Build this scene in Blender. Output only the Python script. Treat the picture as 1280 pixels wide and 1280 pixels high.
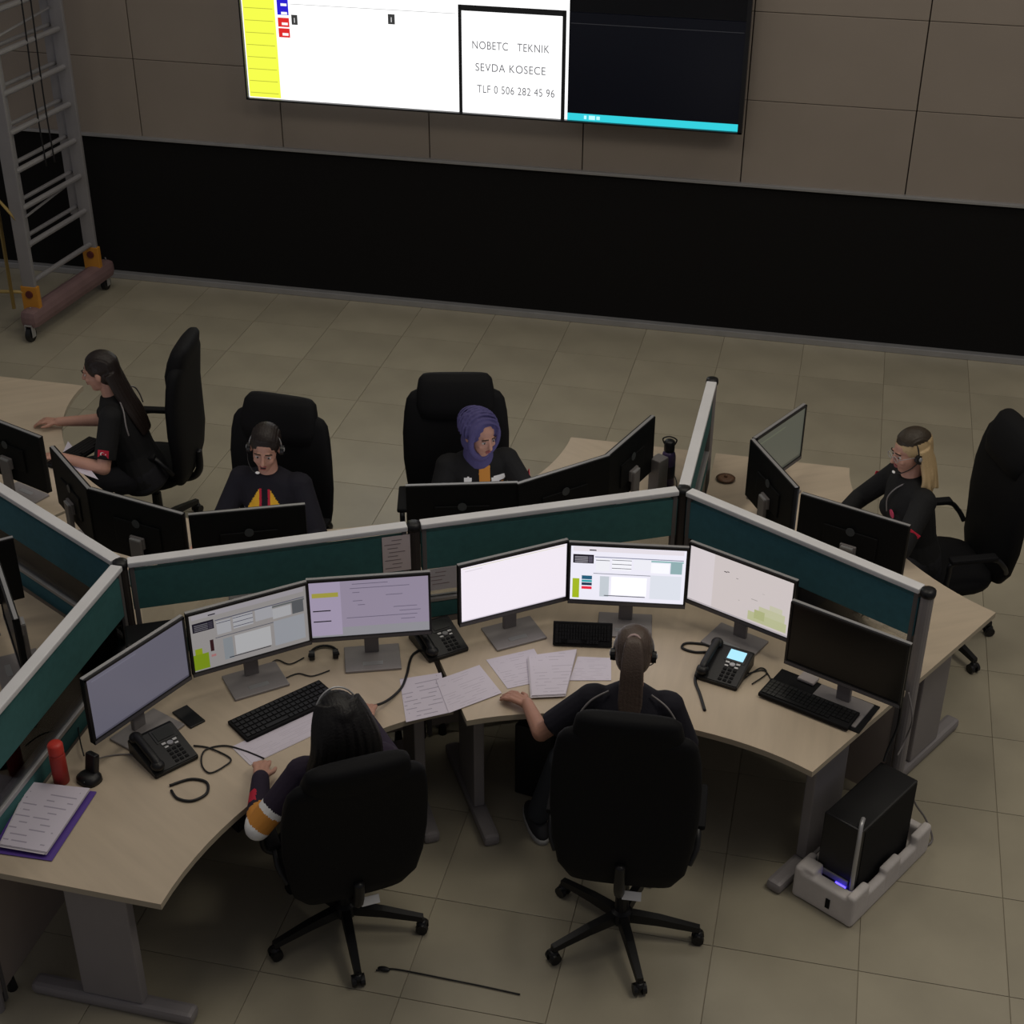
import bpy, bmesh, math, random
import numpy as np
from mathutils import Vector, Matrix, Euler
random.seed(7)
for o in list(bpy.data.objects): bpy.data.objects.remove(o)
S = bpy.context.scene; COL = S.collection
PI = math.pi; R = math.radians
V = Vector

# ------------------------------------------------------------------ camera, world, lights, exposure
F = 1905.8; CH = 4.85
yaw, pit, rol = -.2218087, .5412687, .0046605
fw = V((math.sin(yaw)*math.cos(pit), math.cos(yaw)*math.cos(pit), -math.sin(pit)))
rt = V((math.cos(yaw), -math.sin(yaw), 0)); up = rt.cross(fw)
rt, up = math.cos(rol)*rt + math.sin(rol)*up, -math.sin(rol)*rt + math.cos(rol)*up
cam = bpy.data.objects.new('camera', bpy.data.cameras.new('camera')); COL.objects.link(cam)
cam.matrix_world = Matrix(((rt.x, up.x, -fw.x, 0), (rt.y, up.y, -fw.y, 0), (rt.z, up.z, -fw.z, CH), (0, 0, 0, 1)))
cam.data.sensor_width = 36; cam.data.lens = 36*F/1280; cam.data.clip_end = 100
S.camera = cam
S.view_settings.view_transform = 'Standard'; S.view_settings.look = 'None'
S.view_settings.gamma = 1; S.view_settings.exposure = 0; S.view_settings.use_curve_mapping = False
W = bpy.data.worlds.new('world'); S.world = W; W.use_nodes = True
W.node_tree.nodes['Background'].inputs[0].default_value = (.95, .93, 1.0, 1)
W.node_tree.nodes['Background'].inputs[1].default_value = .12
def area(name, loc, size, power, col=(1, .92, .78), rot=(0, 0, 0)):
    l = bpy.data.lights.new(name, 'AREA'); l.shape = 'RECTANGLE'; l.size, l.size_y = size; l.energy = power; l.color = col
    o = bpy.data.objects.new(name, l); COL.objects.link(o); o.location = loc; o.rotation_euler = rot
for x, y, p in ((-5, 5.0, 20), (-1.6, 5.8, 34), (2.2, 5.0, 60), (-4.5, 9.0, 14), (-.8, 8.8, 20), (2.6, 8.8, 26), (-3.0, 3.0, 6), (1.8, 3.2, 12)):
    area('ceiling_lamp', (x, y, 6.4), (1.6, 1.6), p*1.1)

def U(px, py, z=0.):       # a point of the plan: where the sight line through a photo point meets the level z
    d = rt*(px-640) - up*(py-640) + fw*F; t = (z-CH)/d.z
    return V((d.x*t, d.y*t, z))

# ------------------------------------------------------------------ materials
def srgb(h):
    c = [int(h[i:i+2], 16)/255 for i in (0, 2, 4)]
    return tuple(x/12.92 if x <= .04045 else ((x+.055)/1.055)**2.4 for x in c)
MATS = {}
def mat(name, col, rough=.6, metal=0, emit=None, es=1., noise=None, bump=None, spec=.4, trans=0, alpha=1):
    if name in MATS: return MATS[name]
    m = bpy.data.materials.new(name); m.use_nodes = True; nt = m.node_tree; b = nt.nodes['Principled BSDF']
    c = srgb(col) if isinstance(col, str) else col
    b.inputs['Base Color'].default_value = (*c, 1); b.inputs['Roughness'].default_value = rough; b.inputs['Metallic'].default_value = metal
    b.inputs['Specular IOR Level'].default_value = spec
    if emit:
        b.inputs['Emission Color'].default_value = (*(srgb(emit) if isinstance(emit, str) else emit), 1); b.inputs['Emission Strength'].default_value = es
    tc = nt.nodes.new('ShaderNodeTexCoord')
    if noise:       # (scale, amount, stretch)
        n = nt.nodes.new('ShaderNodeTexNoise'); mp = nt.nodes.new('ShaderNodeMapping'); mp.inputs['Scale'].default_value = noise[2] if len(noise) > 2 else (1, 1, 1)
        nt.links.new(tc.outputs['Object'], mp.inputs[0]); nt.links.new(mp.outputs[0], n.inputs['Vector'])
        n.inputs['Scale'].default_value = noise[0]; n.inputs['Detail'].default_value = 5
        r = nt.nodes.new('ShaderNodeValToRGB'); a = noise[1]
        r.color_ramp.elements[0].color = (*[x*(1-a) for x in c], 1); r.color_ramp.elements[1].color = (*[min(1, x*(1+a)) for x in c], 1)
        r.color_ramp.elements[0].position = .3; r.color_ramp.elements[1].position = .7
        nt.links.new(n.outputs[0], r.inputs[0]); nt.links.new(r.outputs[0], b.inputs['Base Color'])
    if bump:        # (scale, strength, distance)
        n = nt.nodes.new('ShaderNodeTexNoise'); nt.links.new(tc.outputs['Object'], n.inputs['Vector']); n.inputs['Scale'].default_value = bump[0]
        bp = nt.nodes.new('ShaderNodeBump'); bp.inputs['Strength'].default_value = bump[1]; bp.inputs['Distance'].default_value = bump[2]
        nt.links.new(n.outputs[0], bp.inputs['Height']); nt.links.new(bp.outputs[0], b.inputs['Normal'])
    MATS[name] = m; return m
def emat(col, es=1.):
    return mat('screen_%s_%g' % (col, es), '000000', .3, emit=col, es=es)
def glass_mat():
    m = bpy.data.materials.new('clear_glass'); m.use_nodes = True; nt = m.node_tree; nt.nodes.clear()
    o = nt.nodes.new('ShaderNodeOutputMaterial'); mx = nt.nodes.new('ShaderNodeMixShader'); t = nt.nodes.new('ShaderNodeBsdfTransparent')
    g = nt.nodes.new('ShaderNodeBsdfGlossy'); f = nt.nodes.new('ShaderNodeFresnel'); f.inputs[0].default_value = 1.5
    t.inputs[0].default_value = (.93, .95, .95, 1); g.inputs['Roughness'].default_value = .03
    nt.links.new(f.outputs[0], mx.inputs[0]); nt.links.new(t.outputs[0], mx.inputs[1]); nt.links.new(g.outputs[0], mx.inputs[2]); nt.links.new(mx.outputs[0], o.inputs[0])
    return m
def paper_mat(name, col, line, n, thr=.62):
    m = bpy.data.materials.new(name); m.use_nodes = True; nt = m.node_tree; b = nt.nodes['Principled BSDF']; b.inputs['Roughness'].default_value = .8
    tc = nt.nodes.new('ShaderNodeTexCoord'); sp = nt.nodes.new('ShaderNodeSeparateXYZ'); nt.links.new(tc.outputs['Generated'], sp.inputs[0])
    def M(op, a, b_=None):
        q = nt.nodes.new('ShaderNodeMath'); q.operation = op
        for i, v in enumerate((a, b_)):
            if v is None: continue
            if isinstance(v, (int, float)): q.inputs[i].default_value = v
            else: nt.links.new(v, q.inputs[i])
        return q.outputs[0]
    yy = M('MULTIPLY', sp.outputs[1], n); fr = M('FRACT', yy); ln = M('GREATER_THAN', fr, thr)
    cb = nt.nodes.new('ShaderNodeCombineXYZ'); nt.links.new(sp.outputs[0], cb.inputs[0]); nt.links.new(M('FLOOR', yy), cb.inputs[1])
    nz = nt.nodes.new('ShaderNodeTexNoise'); nz.inputs['Scale'].default_value = 3.3; nt.links.new(cb.outputs[0], nz.inputs['Vector'])
    a = M('MULTIPLY', ln, M('GREATER_THAN', nz.outputs[0], .5))
    a = M('MULTIPLY', a, M('MULTIPLY', M('GREATER_THAN', sp.outputs[0], .1), M('LESS_THAN', sp.outputs[0], .9)))
    mx = nt.nodes.new('ShaderNodeMix'); mx.data_type = 'RGBA'; nt.links.new(a, mx.inputs[0])
    mx.inputs[6].default_value = (*srgb(col), 1); mx.inputs[7].default_value = (*srgb(line), 1); nt.links.new(mx.outputs[2], b.inputs['Base Color'])
    return m
m_tile = mat('beige_stone_tile', (.36, .325, .245), .33, noise=(2.2, .10), bump=(60, .05, .001), spec=.35)
def tile_variation():
    nt = m_tile.node_tree; b = nt.nodes['Principled BSDF']; src = b.inputs['Base Color'].links[0].from_socket
    oi = nt.nodes.new('ShaderNodeObjectInfo'); mr = nt.nodes.new('ShaderNodeMapRange'); mr.inputs[3].default_value = .93; mr.inputs[4].default_value = 1.05
    nt.links.new(oi.outputs['Random'], mr.inputs[0]); hv = nt.nodes.new('ShaderNodeHueSaturation'); nt.links.new(src, hv.inputs['Color']); nt.links.new(mr.outputs[0], hv.inputs['Value'])
    nt.links.new(hv.outputs[0], b.inputs['Base Color'])
tile_variation()
m_grout = mat('grey_grout', (.30, .27, .205), .9)
m_wall = mat('taupe_wall_panel', (.30, .255, .215), .7, noise=(1.5, .05), bump=(40, .05, .002))
m_wallgap = mat('dark_panel_joint', (.07, .058, .048), .9)
m_blackcarpet = mat('matte_black_cladding', (.013, .0125, .0125), .95, spec=.05)
m_alu = mat('brushed_aluminium', (.42, .42, .43), .4, .55, noise=(8, .06))
m_rail = mat('pale_aluminium_rail', (.72, .72, .74), .45, .0, noise=(6, .05))
m_teal = mat('teal_fabric', (.045, .150, .150), .85, bump=(400, .3, .001), noise=(30, .08))
m_teal_reflection = mat('teal_fabric_blue_reflection', (.045, .155, .195), .85, bump=(400, .3, .001), noise=(30, .08))  # same teal fabric, with bluish reflected light put into its base colour
m_lam = mat('beige_laminate', (.51, .42, .315), .45, noise=(3, .06, (1, 7, 1)))
m_lamedge = mat('laminate_edge', (.44, .38, .29), .5)
m_lowpanel = mat('beige_melamine', (.32, .27, .24), .6, noise=(3, .05))
m_steel = mat('grey_painted_steel', (.27, .25, .255), .5, .1, noise=(5, .04))
m_darkpost = mat('dark_brown_plastic', (.035, .028, .026), .5)
m_black = mat('black_plastic', (.008, .008, .009), .42)
m_blackm = mat('black_matte_plastic', (.007, .007, .008), .75, spec=.2)
m_chair = mat('black_upholstery', (.0048, .0048, .0058), .75, bump=(220, .25, .002), spec=.2)
m_bezel = mat('black_bezel', (.012, .012, .014), .35)
m_silver = mat('silver_trim', (.45, .45, .46), .35, .5)
m_stand = mat('grey_monitor_stand', (.20, .185, .185), .45, .1)
m_white = mat('white_plastic', (.65, .65, .65), .5)
m_glass = glass_mat()
m_skin = mat('skin', (.50, .27, .20), .5, noise=(14, .05)); m_skin2 = mat('skin_tan', (.42, .215, .15), .5, noise=(14, .05))
m_navy = mat('navy_cloth', (.0075, .0068, .014), .85, bump=(90, .3, .003)); m_blk = mat('black_cloth', (.0050, .0050, .0058), .85, bump=(90, .3, .003))
m_plum = mat('dark_plum_cloth', (.022, .014, .032), .85, bump=(90, .3, .003))
m_orange = mat('orange_cloth', (.62, .26, .045), .8); m_yellow = mat('yellow_cloth', (.85, .48, .03), .8)
m_reflect = mat('reflective_strip', (.85, .85, .85), .35); m_red = mat('red_cloth', (.55, .02, .05), .8)
m_trous = mat('dark_trousers', (.012, .012, .016), .85); m_jean = mat('dark_denim', (.03, .035, .045), .85)
m_paper = paper_mat('printed_paper', 'cfc8d6', 'a39cae', 11, .8); m_paper2 = paper_mat('blank_looking_paper', 'd2cbd8', 'bdb5c4', 14, .8)
m_notice = paper_mat('notice_print', 'a89a9a', '7a6c6e', 11, .7)

# ------------------------------------------------------------------ mesh building
class MB:
    def __init__(s): s.v = []; s.f = []; s.m = []; s.mats = []; s.cur = 0
    def mat(s, m):
        if m not in s.mats: s.mats.append(m)
        s.cur = s.mats.index(m); return s
    def add(s, vs, fs):
        n = len(s.v); s.v += [tuple(v) for v in vs]; s.f += [tuple(i+n for i in f) for f in fs]; s.m += [s.cur]*len(fs); return s
    def box(s, c, d, M=None, b=0):
        if b <= 0:
            vs = [V((x*d[0]/2, y*d[1]/2, z*d[2]/2)) for x in (-1, 1) for y in (-1, 1) for z in (-1, 1)]
            fs = [(0, 1, 3, 2), (4, 6, 7, 5), (0, 4, 5, 1), (2, 3, 7, 6), (0, 2, 6, 4), (1, 5, 7, 3)]
        else:
            bm = bmesh.new(); bmesh.ops.create_cube(bm, size=1); bmesh.ops.scale(bm, vec=d, verts=bm.verts)
            bmesh.ops.bevel(bm, geom=bm.edges[:], offset=min(b, min(d)*.49), segments=2, affect='EDGES', profile=.6)
            vs = [v.co.copy() for v in bm.verts]; fs = [tuple(v.index for v in f.verts) for f in bm.faces]; bm.free()
        if M is not None: vs = [M @ v for v in vs]
        return s.add([v+V(c) for v in vs], fs)
    def rings(s, rs, cap=True, close=False):      # list of rings of equal length
        n = len(rs[0]); vs = [p for r in rs for p in r]; fs = []
        k = len(rs)
        for i in range(k if close else k-1):
            a = i*n; b_ = ((i+1) % k)*n
            for j in range(n): fs.append((a+j, a+(j+1) % n, b_+(j+1) % n, b_+j))
        if cap and not close: fs += [tuple(range(n))[::-1], tuple(range((k-1)*n, k*n))]
        return s.add(vs, fs)
    def cone(s, p0, p1, r0, r1, n=12, round_=False):
        p0, p1 = V(p0), V(p1); d = (p1-p0); L = d.length or 1e-6; d = d/L
        a = d.orthogonal().normalized(); b_ = d.cross(a)
        st = []
        if round_: st += [(-math.cos(t)*r0, math.sin(t)*r0) for t in (.25, .7, 1.15)]
        st += [(0, r0), (L, r1)]
        if round_: st += [(L+math.sin(t)*r1, math.cos(t)*r1) for t in (.42, .87, 1.32)]
        return s.rings([[p0+d*z+(a*math.cos(2*PI*j/n)+b_*math.sin(2*PI*j/n))*r_ for j in range(n)] for z, r_ in st])
    def tube(s, pts, r, n=6, close=False):
        pts = [V(p) for p in pts]; rs = []; prev = None; k = len(pts)
        rr = r if isinstance(r, (list, tuple)) else [r]*k
        for i, p in enumerate(pts):
            t = (pts[(i+1) % k] - pts[i-1]) if (close or 0 < i < k-1) else (pts[1]-pts[0] if i == 0 else pts[-1]-pts[-2])
            t = t.normalized() if t.length else V((0, 0, 1))
            a = prev - t*prev.dot(t) if prev else t.orthogonal()
            a = a.normalized() if a.length > 1e-6 else t.orthogonal().normalized(); prev = a; b_ = t.cross(a)
            rs.append([p+(a*math.cos(2*PI*j/n)+b_*math.sin(2*PI*j/n))*rr[i] for j in range(n)])
        return s.rings(rs, True, close)
    def ell(s, c, r, M=None, n=16, k=9):
        c = V(c); rs = []
        for i in range(k):
            t = -PI/2 + PI*(i+.35)/(k-.3)
            ring = [V((math.cos(t)*math.cos(2*PI*j/n)*r[0], math.cos(t)*math.sin(2*PI*j/n)*r[1], math.sin(t)*r[2])) for j in range(n)]
            rs.append([(M @ p if M is not None else p)+c for p in ring])
        return s.rings(rs)
    def prism(s, poly, z0, z1):
        n = len(poly); vs = [(x, y, z0) for x, y in poly]+[(x, y, z1) for x, y in poly]
        return s.add(vs, [tuple(range(n))[::-1], tuple(range(n, 2*n))]+[(i, (i+1) % n, n+(i+1) % n, n+i) for i in range(n)])
    def lathe(s, prof, c=(0, 0, 0), n=20):
        c = V(c); return s.rings([[c+V((r_*math.cos(2*PI*j/n), r_*math.sin(2*PI*j/n), z)) for j in range(n)] for r_, z in prof])
    def mesh(s, name, m=None, smooth=False, bevel=0):
        me = bpy.data.meshes.new(name); me.from_pydata(s.v, [], s.f)
        for q in (s.mats or [m]): me.materials.append(q)
        if s.mats: me.polygons.foreach_set('material_index', s.m)
        bm = bmesh.new(); bm.from_mesh(me); bmesh.ops.recalc_face_normals(bm, faces=bm.faces)
        if bevel: bmesh.ops.bevel(bm, geom=[e for e in bm.edges if len(e.link_faces) == 2 and e.calc_face_angle(0) > .6], offset=bevel, segments=2, affect='EDGES')
        bm.to_mesh(me); bm.free()
        if smooth: me.shade_smooth()
        return me
def obj(name, me, parent=None, loc=None, rot=None):
    if isinstance(me, MB): raise ValueError
    o = bpy.data.objects.new(name, me); COL.objects.link(o)
    if parent: o.parent = parent
    if loc is not None: o.location = loc
    if rot is not None: o.rotation_euler = rot
    return o
def part(name, mb, m, parent, smooth=False, bevel=0, label=None, kind=None):
    o = obj(name, mb.mesh(name, m, smooth, bevel), parent)
    if label: o['label'] = label
    if kind: o['kind'] = kind
    return o
def tag(o, label, cat, group=None):
    o['label'] = label; o['category'] = cat
    if group: o['group'] = group
    return o
def thing(name, label, cat, loc=(0, 0, 0), rz=0, group=None):
    o = bpy.data.objects.new(name, None); COL.objects.link(o); o.empty_display_size = .1
    o.location = loc; o.rotation_euler = (0, 0, rz); return tag(o, label, cat, group)
def copy_tree(o, parent=None):
    c = o.copy(); COL.objects.link(c)
    if parent: c.parent = parent
    for ch in list(o.children): copy_tree(ch, c)
    return c
def spline(pts, k=8, close=False):
    P = [V(p) for p in pts]; n = len(P); out = []
    for i in range(n if close else n-1):
        g = (lambda j: P[j % n]) if close else (lambda j: P[max(0, min(n-1, j))])
        a, b_, c, d = g(i-1), g(i), g(i+1), g(i+2)
        for q in range(k):
            t = q/k; out.append(.5*((2*b_)+(c-a)*t+(2*a-5*b_+4*c-d)*t*t+(3*b_-a-3*c+d)*t**3))
    if not close: out.append(P[-1])
    return out

# ------------------------------------------------------------------ floor
def struct(o): o['kind'] = 'structure'; return o
floor = struct(obj('floor', MB().box((-1, 5.2, -.03), (16, 12.4, .05)).mesh('floor', m_grout)))
tx, ty = .6, .56
tile_me = MB().box((0, 0, -.0075), (tx-.0035, ty-.0035, .015), b=.001).mesh('floor_tile', m_tile)
for i in range(-11, 6):
    for j in range(0, 16):
        x = .429+tx*(i+.5); y = 10.78-ty*(j+.5)
        if j < 5 and not -7.2 < x < 2.4: continue
        if j > 8 and not -4.4 < x < 1.9: continue
        o = obj('floor_tile', tile_me, floor, (x, y, 0))
# the tiles past the picture's edge, joined
rest = MB(); have = set()
for i in range(-14, 12):
    for j in range(0, 20):
        x = .429+tx*(i+.5); y = 10.78-ty*(j+.5)
        inner = -11 <= i < 6 and j < 16 and not ((j < 5 and not -7.2 < x < 2.4) or (j > 8 and not -4.4 < x < 1.9))
        if not inner and -8.9 < x < 6.9: rest.box((x, y, -.0075), (tx-.005, ty-.005, .015))
part('outer_floor_tiles', rest, m_tile, floor, kind='stuff')

# ------------------------------------------------------------------ back wall
WY = 10.84
wall = struct(obj('wall_back', MB().box((-1, WY+.13, 3.1), (16, .2, 6.3)).mesh('wall_back', m_wallgap)))
pm = MB().box((0, 0, 0), (1.162, .03, .606), b=.004).mesh('wall_panel', m_wall)
for i in range(-6, 5):
    for j in range(0, 5):
        o = obj('wall_panel', pm, wall, (.415+1.17*(i+.5), WY+.015, 1.19+.61*(j+.5)))
cl = part('black_cladding', MB().box((-2.9, WY+.01, .615), (8.66, .04, 1.13), b=.004), m_blackcarpet, wall)
part('side_panel', MB().box((3.3, WY+.01, .6), (3.7, .03, 1.16), b=.004), m_wall, wall)
struct(obj('trim_1', MB().box((-1, WY-.01, 1.19), (16, .05, .022), b=.003).mesh('trim_1', m_alu)))
struct(obj('baseboard_back', MB().box((-1, WY-.03, .025), (16, .07, .05), b=.006).mesh('baseboard_back', m_alu)))
# ------------------------------------------------------------------ video wall
vx0, vx1, vz0, vz1, vy = -4.45, -.76, 1.61, 3.4, WY-.16
vw = thing('video_wall', 'large video wall with a bright white map area, a framed phone notice and a dark desktop', 'video wall', ((vx0+vx1)/2, vy, vz0))
cx = (vx0+vx1)/2
def vb(x0, x1, z0, z1, y, d): return (((x0+x1)/2-cx, y, (z0+z1)/2-vz0), (x1-x0, d, z1-z0))
part('housing', MB().box(*vb(vx0+.04, vx1-.04, vz0+.03, vz1, .09, .12)), m_blackm, vw)
bz = MB()
for a in ((vx0, vx1, vz0, vz0+.012), (vx0, vx0+.012, vz0, vz1), (vx1-.03, vx1, vz0, vz1), (vx0, vx1, vz1-.012, vz1)): bz.box(*vb(*a, -.012, .06))
part('bezel', bz, m_bezel, vw)
xs = [vx0+.012, -3.23, -2.013, vx1-.03]
wm = emat('ffffff', 1.25)
for k, nm in ((0, 'white'), (1, 'white'), (2, 'dark')):
    for r_, (z0, z1) in enumerate(((vz0+.012, 2.375), (2.379, vz1-.012))):
        m = wm if nm == 'white' else emat('05060c', 1.0) if r_ == 0 else emat('020203', 1)
        part('screen_panel', MB().box(*vb(xs[k], xs[k+1]-.002, z0, z1, 0, .02)), m, vw, label='dark screen panel' if nm == 'dark' else None)
def flat(name, rects, m, y=-.0125, label=None):
    q = MB()
    for x0, x1, z0, z1 in rects: q.box(*vb(x0, x1, z0, z1, y, .004))
    return part(name, q, m, vw, label=label)
flat('yellow_column', [(vx0+.02, -4.185, 1.63, 3.38)], emat('e8f048', 1.15), label='yellow list column')
flat('list_rule', [(vx0+.03, -4.2, 1.66+.088*i, 1.664+.088*i) for i in range(18)], emat('b9bb3a', .9), -.015)
flat('blue_tag', [(-4.165, -4.08, 2.24, 2.30), (-4.165, -4.08, 2.30, 2.36)], emat('2a1fd0', 1))
flat('red_tag', [(-4.165, -4.08, 2.08, 2.145), (-4.165, -4.08, 2.155, 2.22)], emat('e02a2a', 1))
flat('map_marker', [(-4.06, -4.015, 2.175, 2.245), (-3.33, -3.28, 2.22, 2.29)], emat('3c3c3c', 1))
flat('map_rule', [(-4.06, -2.83, 2.318, 2.322)], emat('b8b8b8', 1))
fx0, fx1, fz0, fz1 = -2.80, -2.045, 1.632, 2.372
flat('window_frame', [(fx0-.012, fx0+.012, vz0+.012, 2.385), (fx1-.015, fx1+.012, vz0+.012, 2.385), (fx0, fx1, 2.345, 2.385)], emat('141414', 1), -.014)
flat('taskbar', [(-2.012, vx1-.03, 1.622, 1.672)], emat('35d2e0', 1.0), label='cyan taskbar')
flat('taskbar_icon', [(-1.89, -1.872, 1.636, 1.66), (-1.855, -1.81, 1.634, 1.662), (-1.80, -1.775, 1.636, 1.66)], emat('b8f4f8', 1.1), -.015)
flat('desktop_rule', [(-2.0, vx1-.04, 2.30, 2.304)], emat('2a2a2c', 1))
def letters(name, txt, x, z, size, m, parent, y, sx=1.):
    c = bpy.data.curves.new(name, 'FONT'); c.body = txt; c.size = size; c.align_x = 'CENTER'; c.space_character = 1.08
    o = bpy.data.objects.new('tmp', c); COL.objects.link(o); bpy.context.view_layer.update()
    me = bpy.data.meshes.new_from_object(o.evaluated_get(bpy.context.evaluated_depsgraph_get())); bpy.data.objects.remove(o)
    me.materials.clear(); me.materials.append(m); q = obj(name, me, parent, (x, y, z), (PI/2, 0, 0)); q.scale = (sx, 1, 1); return q
tm = emat('6a6a70', .8)
letters('lettering', 'NOBETC   TEKNIK', (fx0+fx1)/2-.01-cx, 2.085-vz0, .080, tm, vw, -.016, .80)
letters('lettering', 'SEVDA KOSECE', (fx0+fx1)/2-.01-cx, 1.93-vz0, .080, tm, vw, -.016, .88)
letters('lettering', 'TLF 0 506 282 45 96', (fx0+fx1)/2+.03-cx, 1.775-vz0, .080, tm, vw, -.016, .78)
letters('lettering', '1', -4.037-cx, 2.19-vz0, .05, emat('f0f0f0', 1), vw, -.016); letters('lettering', '1', -3.305-cx, 2.235-vz0, .05, emat('f0f0f0', 1), vw, -.016)
for z in (2.10, 2.175, 2.25, 2.31): part('tag_text', MB().box(*vb(-4.135, -4.09, z-.006, z+.012, -.016, .002)), emat('ffffff', 1), vw)

# ------------------------------------------------------------------ workstation cluster: hubs, partitions, desks
A = V((-.58, 6.26, 0)); B = V((-2.89, 5.06, 0)); Dh = V((-5.14, 6.33, 0))
def dirv(a): return V((math.cos(R(a)), math.sin(R(a)), 0))
PT = 1.24
def post(p, label, stub=False):
    t = thing('partition_post', label, 'post', (p.x, p.y, 0))
    part('shaft', MB().cone((0, 0, 0), (0, 0, PT-.02), .028, .028, 14), m_steel if stub else m_darkpost, t)
    part('cap', MB().lathe([(.032, PT-.03), (.034, PT-.02), (.032, PT+.001), (.012, PT+.004)], n=12), m_black, t, True)
post(A, 'dark post with black cap where three teal screens meet right of the purple bottle')
post(B, 'dark post with black cap where three teal screens meet behind the black-haired worker')
def partition(p0, p1, label, fabric, rail=None, low=True):
    d = p1-p0; L = d.length; an = math.atan2(d.y, d.x)
    t = thing('partition_screen', label, 'partition', ((p0.x+p1.x)/2, (p0.y+p1.y)/2, 0), an, 'teal partition screens')
    L -= .062
    part('top_rail', MB().box((0, 0, PT-.012), (L, .055, .026), b=.006), rail or m_rail, t)
    part('upper_fabric_panel', MB().box((0, 0, 1.09), (L, .03, .20), b=.003), fabric, t)
    part('glass_pane', MB().box((0, 0, .905), (L-.06, .008, .165)), m_glass, t)
    part('middle_rail', MB().box((0, 0, .815), (L, .036, .022), b=.004), m_alu, t)
    part('lower_fabric_panel', MB().box((0, 0, .76), (L, .03, .085), b=.003), fabric, t)
    part('base_panel', MB().box((0, 0, .39), (L, .024, .65), b=.003), m_lowpanel, t)
    for s in (-1, 1): part('upright', MB().box((s*(L/2-.014), 0, .61), (.022, .034, 1.20), b=.004), mat('dark_grey_upright', (.13, .12, .12), .5), t)
    for s in (-1, 1): part('levelling_foot', MB().cone((s*(L/2-.08), 0, 0), (s*(L/2-.08), 0, .07), .022, .015, 10), m_black, t)
Lr = 1.30
aC = A+dirv(-29)*1.285; aU = A+dirv(90)*1.20; mid = (A+B)/2
bL = B+dirv(-91)*1.42; bD = B+(Dh-B)*.5
partition(A, mid, 'teal screen behind the two brightest white monitors, left of the middle post', m_teal)
partition(mid, B, 'teal screen with printed notice running behind the black-haired worker\'s monitors', m_teal)
partition(A, aC, 'teal screen with painted blue reflection, from the middle post down to the right-hand end post', m_teal_reflection)
partition(A, aU, 'pale-topped screen seen nearly end-on behind the purple bottle', m_teal)
partition(B, bL, 'teal screen at lower left behind the red bottle', m_teal)
partition(B, bD, 'blue-teal screen at left, in front of the long-haired woman\'s station', m_teal_reflection)
partition(bD, Dh, 'teal screen with painted blue reflection, cut by the left edge of the photo', m_teal_reflection)
partition(Dh, Dh+dirv(90)*1.2, 'teal screen standing at the far end of the leftmost desk', mat('bright_teal_fabric', (.08, .25, .22), .85))
post(mid, 'slim post with black cap halfway along the middle teal screens'); post(aC, 'grey post with black cap at the right-hand end of the teal screen', True)
post(aU, 'post with black cap at the far top end of the screen behind the purple bottle', True)
post(bL, 'post at the near end of the lower left teal screen', True); post(bD, 'post halfway along the left-hand teal screens')
post(Dh, 'post where the leftmost screens meet beyond the photo edge'); post(Dh+dirv(90)*1.2, 'post at the far end of the leftmost desk', True)

DZ = .742
def desk(hub, bis, label, L1=1.3, L2=1.3, D=.78, k=.47, legs=(1, 1, 1)):
    t = thing('corner_desk', label, 'desk', (hub.x, hub.y, 0), R(bis), 'curved corner desks')
    a1, a2 = dirv(-60), dirv(60); n1, n2 = dirv(30), dirv(-30)
    o = .045
    c0 = V((o/math.sin(R(60)), 0, 0))
    s1 = a1*(L1-.01)+n1*o; s2 = a2*(L2-.01)+n2*o
    e1 = a1*(L1-.01)+n1*D; e2 = a2*(L2-.01)+n2*D
    c1 = e1-a1*(k+L1-1.3); c2 = e2-a2*k; cv = []
    for i in range(21):
        q = i/20; cv.append(e1*(1-q)**3+c1*3*q*(1-q)**2+c2*3*q*q*(1-q)+e2*q**3)
    poly = [c0, s1]+cv+[s2]
    part('desktop', MB().mat(m_lamedge).prism([(p.x, p.y) for p in poly], DZ-.028, DZ-.0015).mat(m_lam).prism([(p.x, p.y) for p in poly], DZ-.0015, DZ), None, t)
    for f, a, n, L in ((legs[0], a1, n1, L1), (legs[1], a2, n2, L2)):
        if not f: continue
        m = Matrix.Rotation(math.atan2(n.y, n.x), 3, 'Z')
        lp = a*(L-.12)
        q = part('leg', MB().box(lp+n*.45+V((0, 0, .385)), (.26, .05, .65), m, .008), m_steel, t)
        part('foot_bar', MB().box(lp+n*.44+V((0, 0, .03)), (.70, .075, .055), m, .02), m_steel, q)
    if legs[2]:
        q = part('leg', MB().cone(V((.22, 0, .04)), V((.22, 0, DZ-.03)), .03, .03, 14), m_steel, t)
        part('foot_bar', MB().cone(V((.22, 0, 0)), V((.22, 0, .035)), .06, .045, 16), m_steel, q)
    part('cable_tray', MB().box(V((.5, 0, .66)), (.10, .5, .05), None, .01), m_steel, t)
    return t
desk(B, -31, 'beige curved desk at lower left holding the purple-edged paper stack', 1.40, 1.30)
desk(A, -90, 'beige curved desk at centre right in front of the ponytailed worker')
desk(B, 90, 'beige desk in front of the shouting woman with yellow collar')
desk(A, 150, 'beige desk in front of the woman in a blue headscarf')
desk(A, 30, 'beige desk at far right in front of the blonde woman')
desk(B, 211, 'beige desk at left edge seen through the partition glass')
desk(Dh, 30, 'beige desk at left reached by the long-haired woman', 1.28, 1.2)

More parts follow.
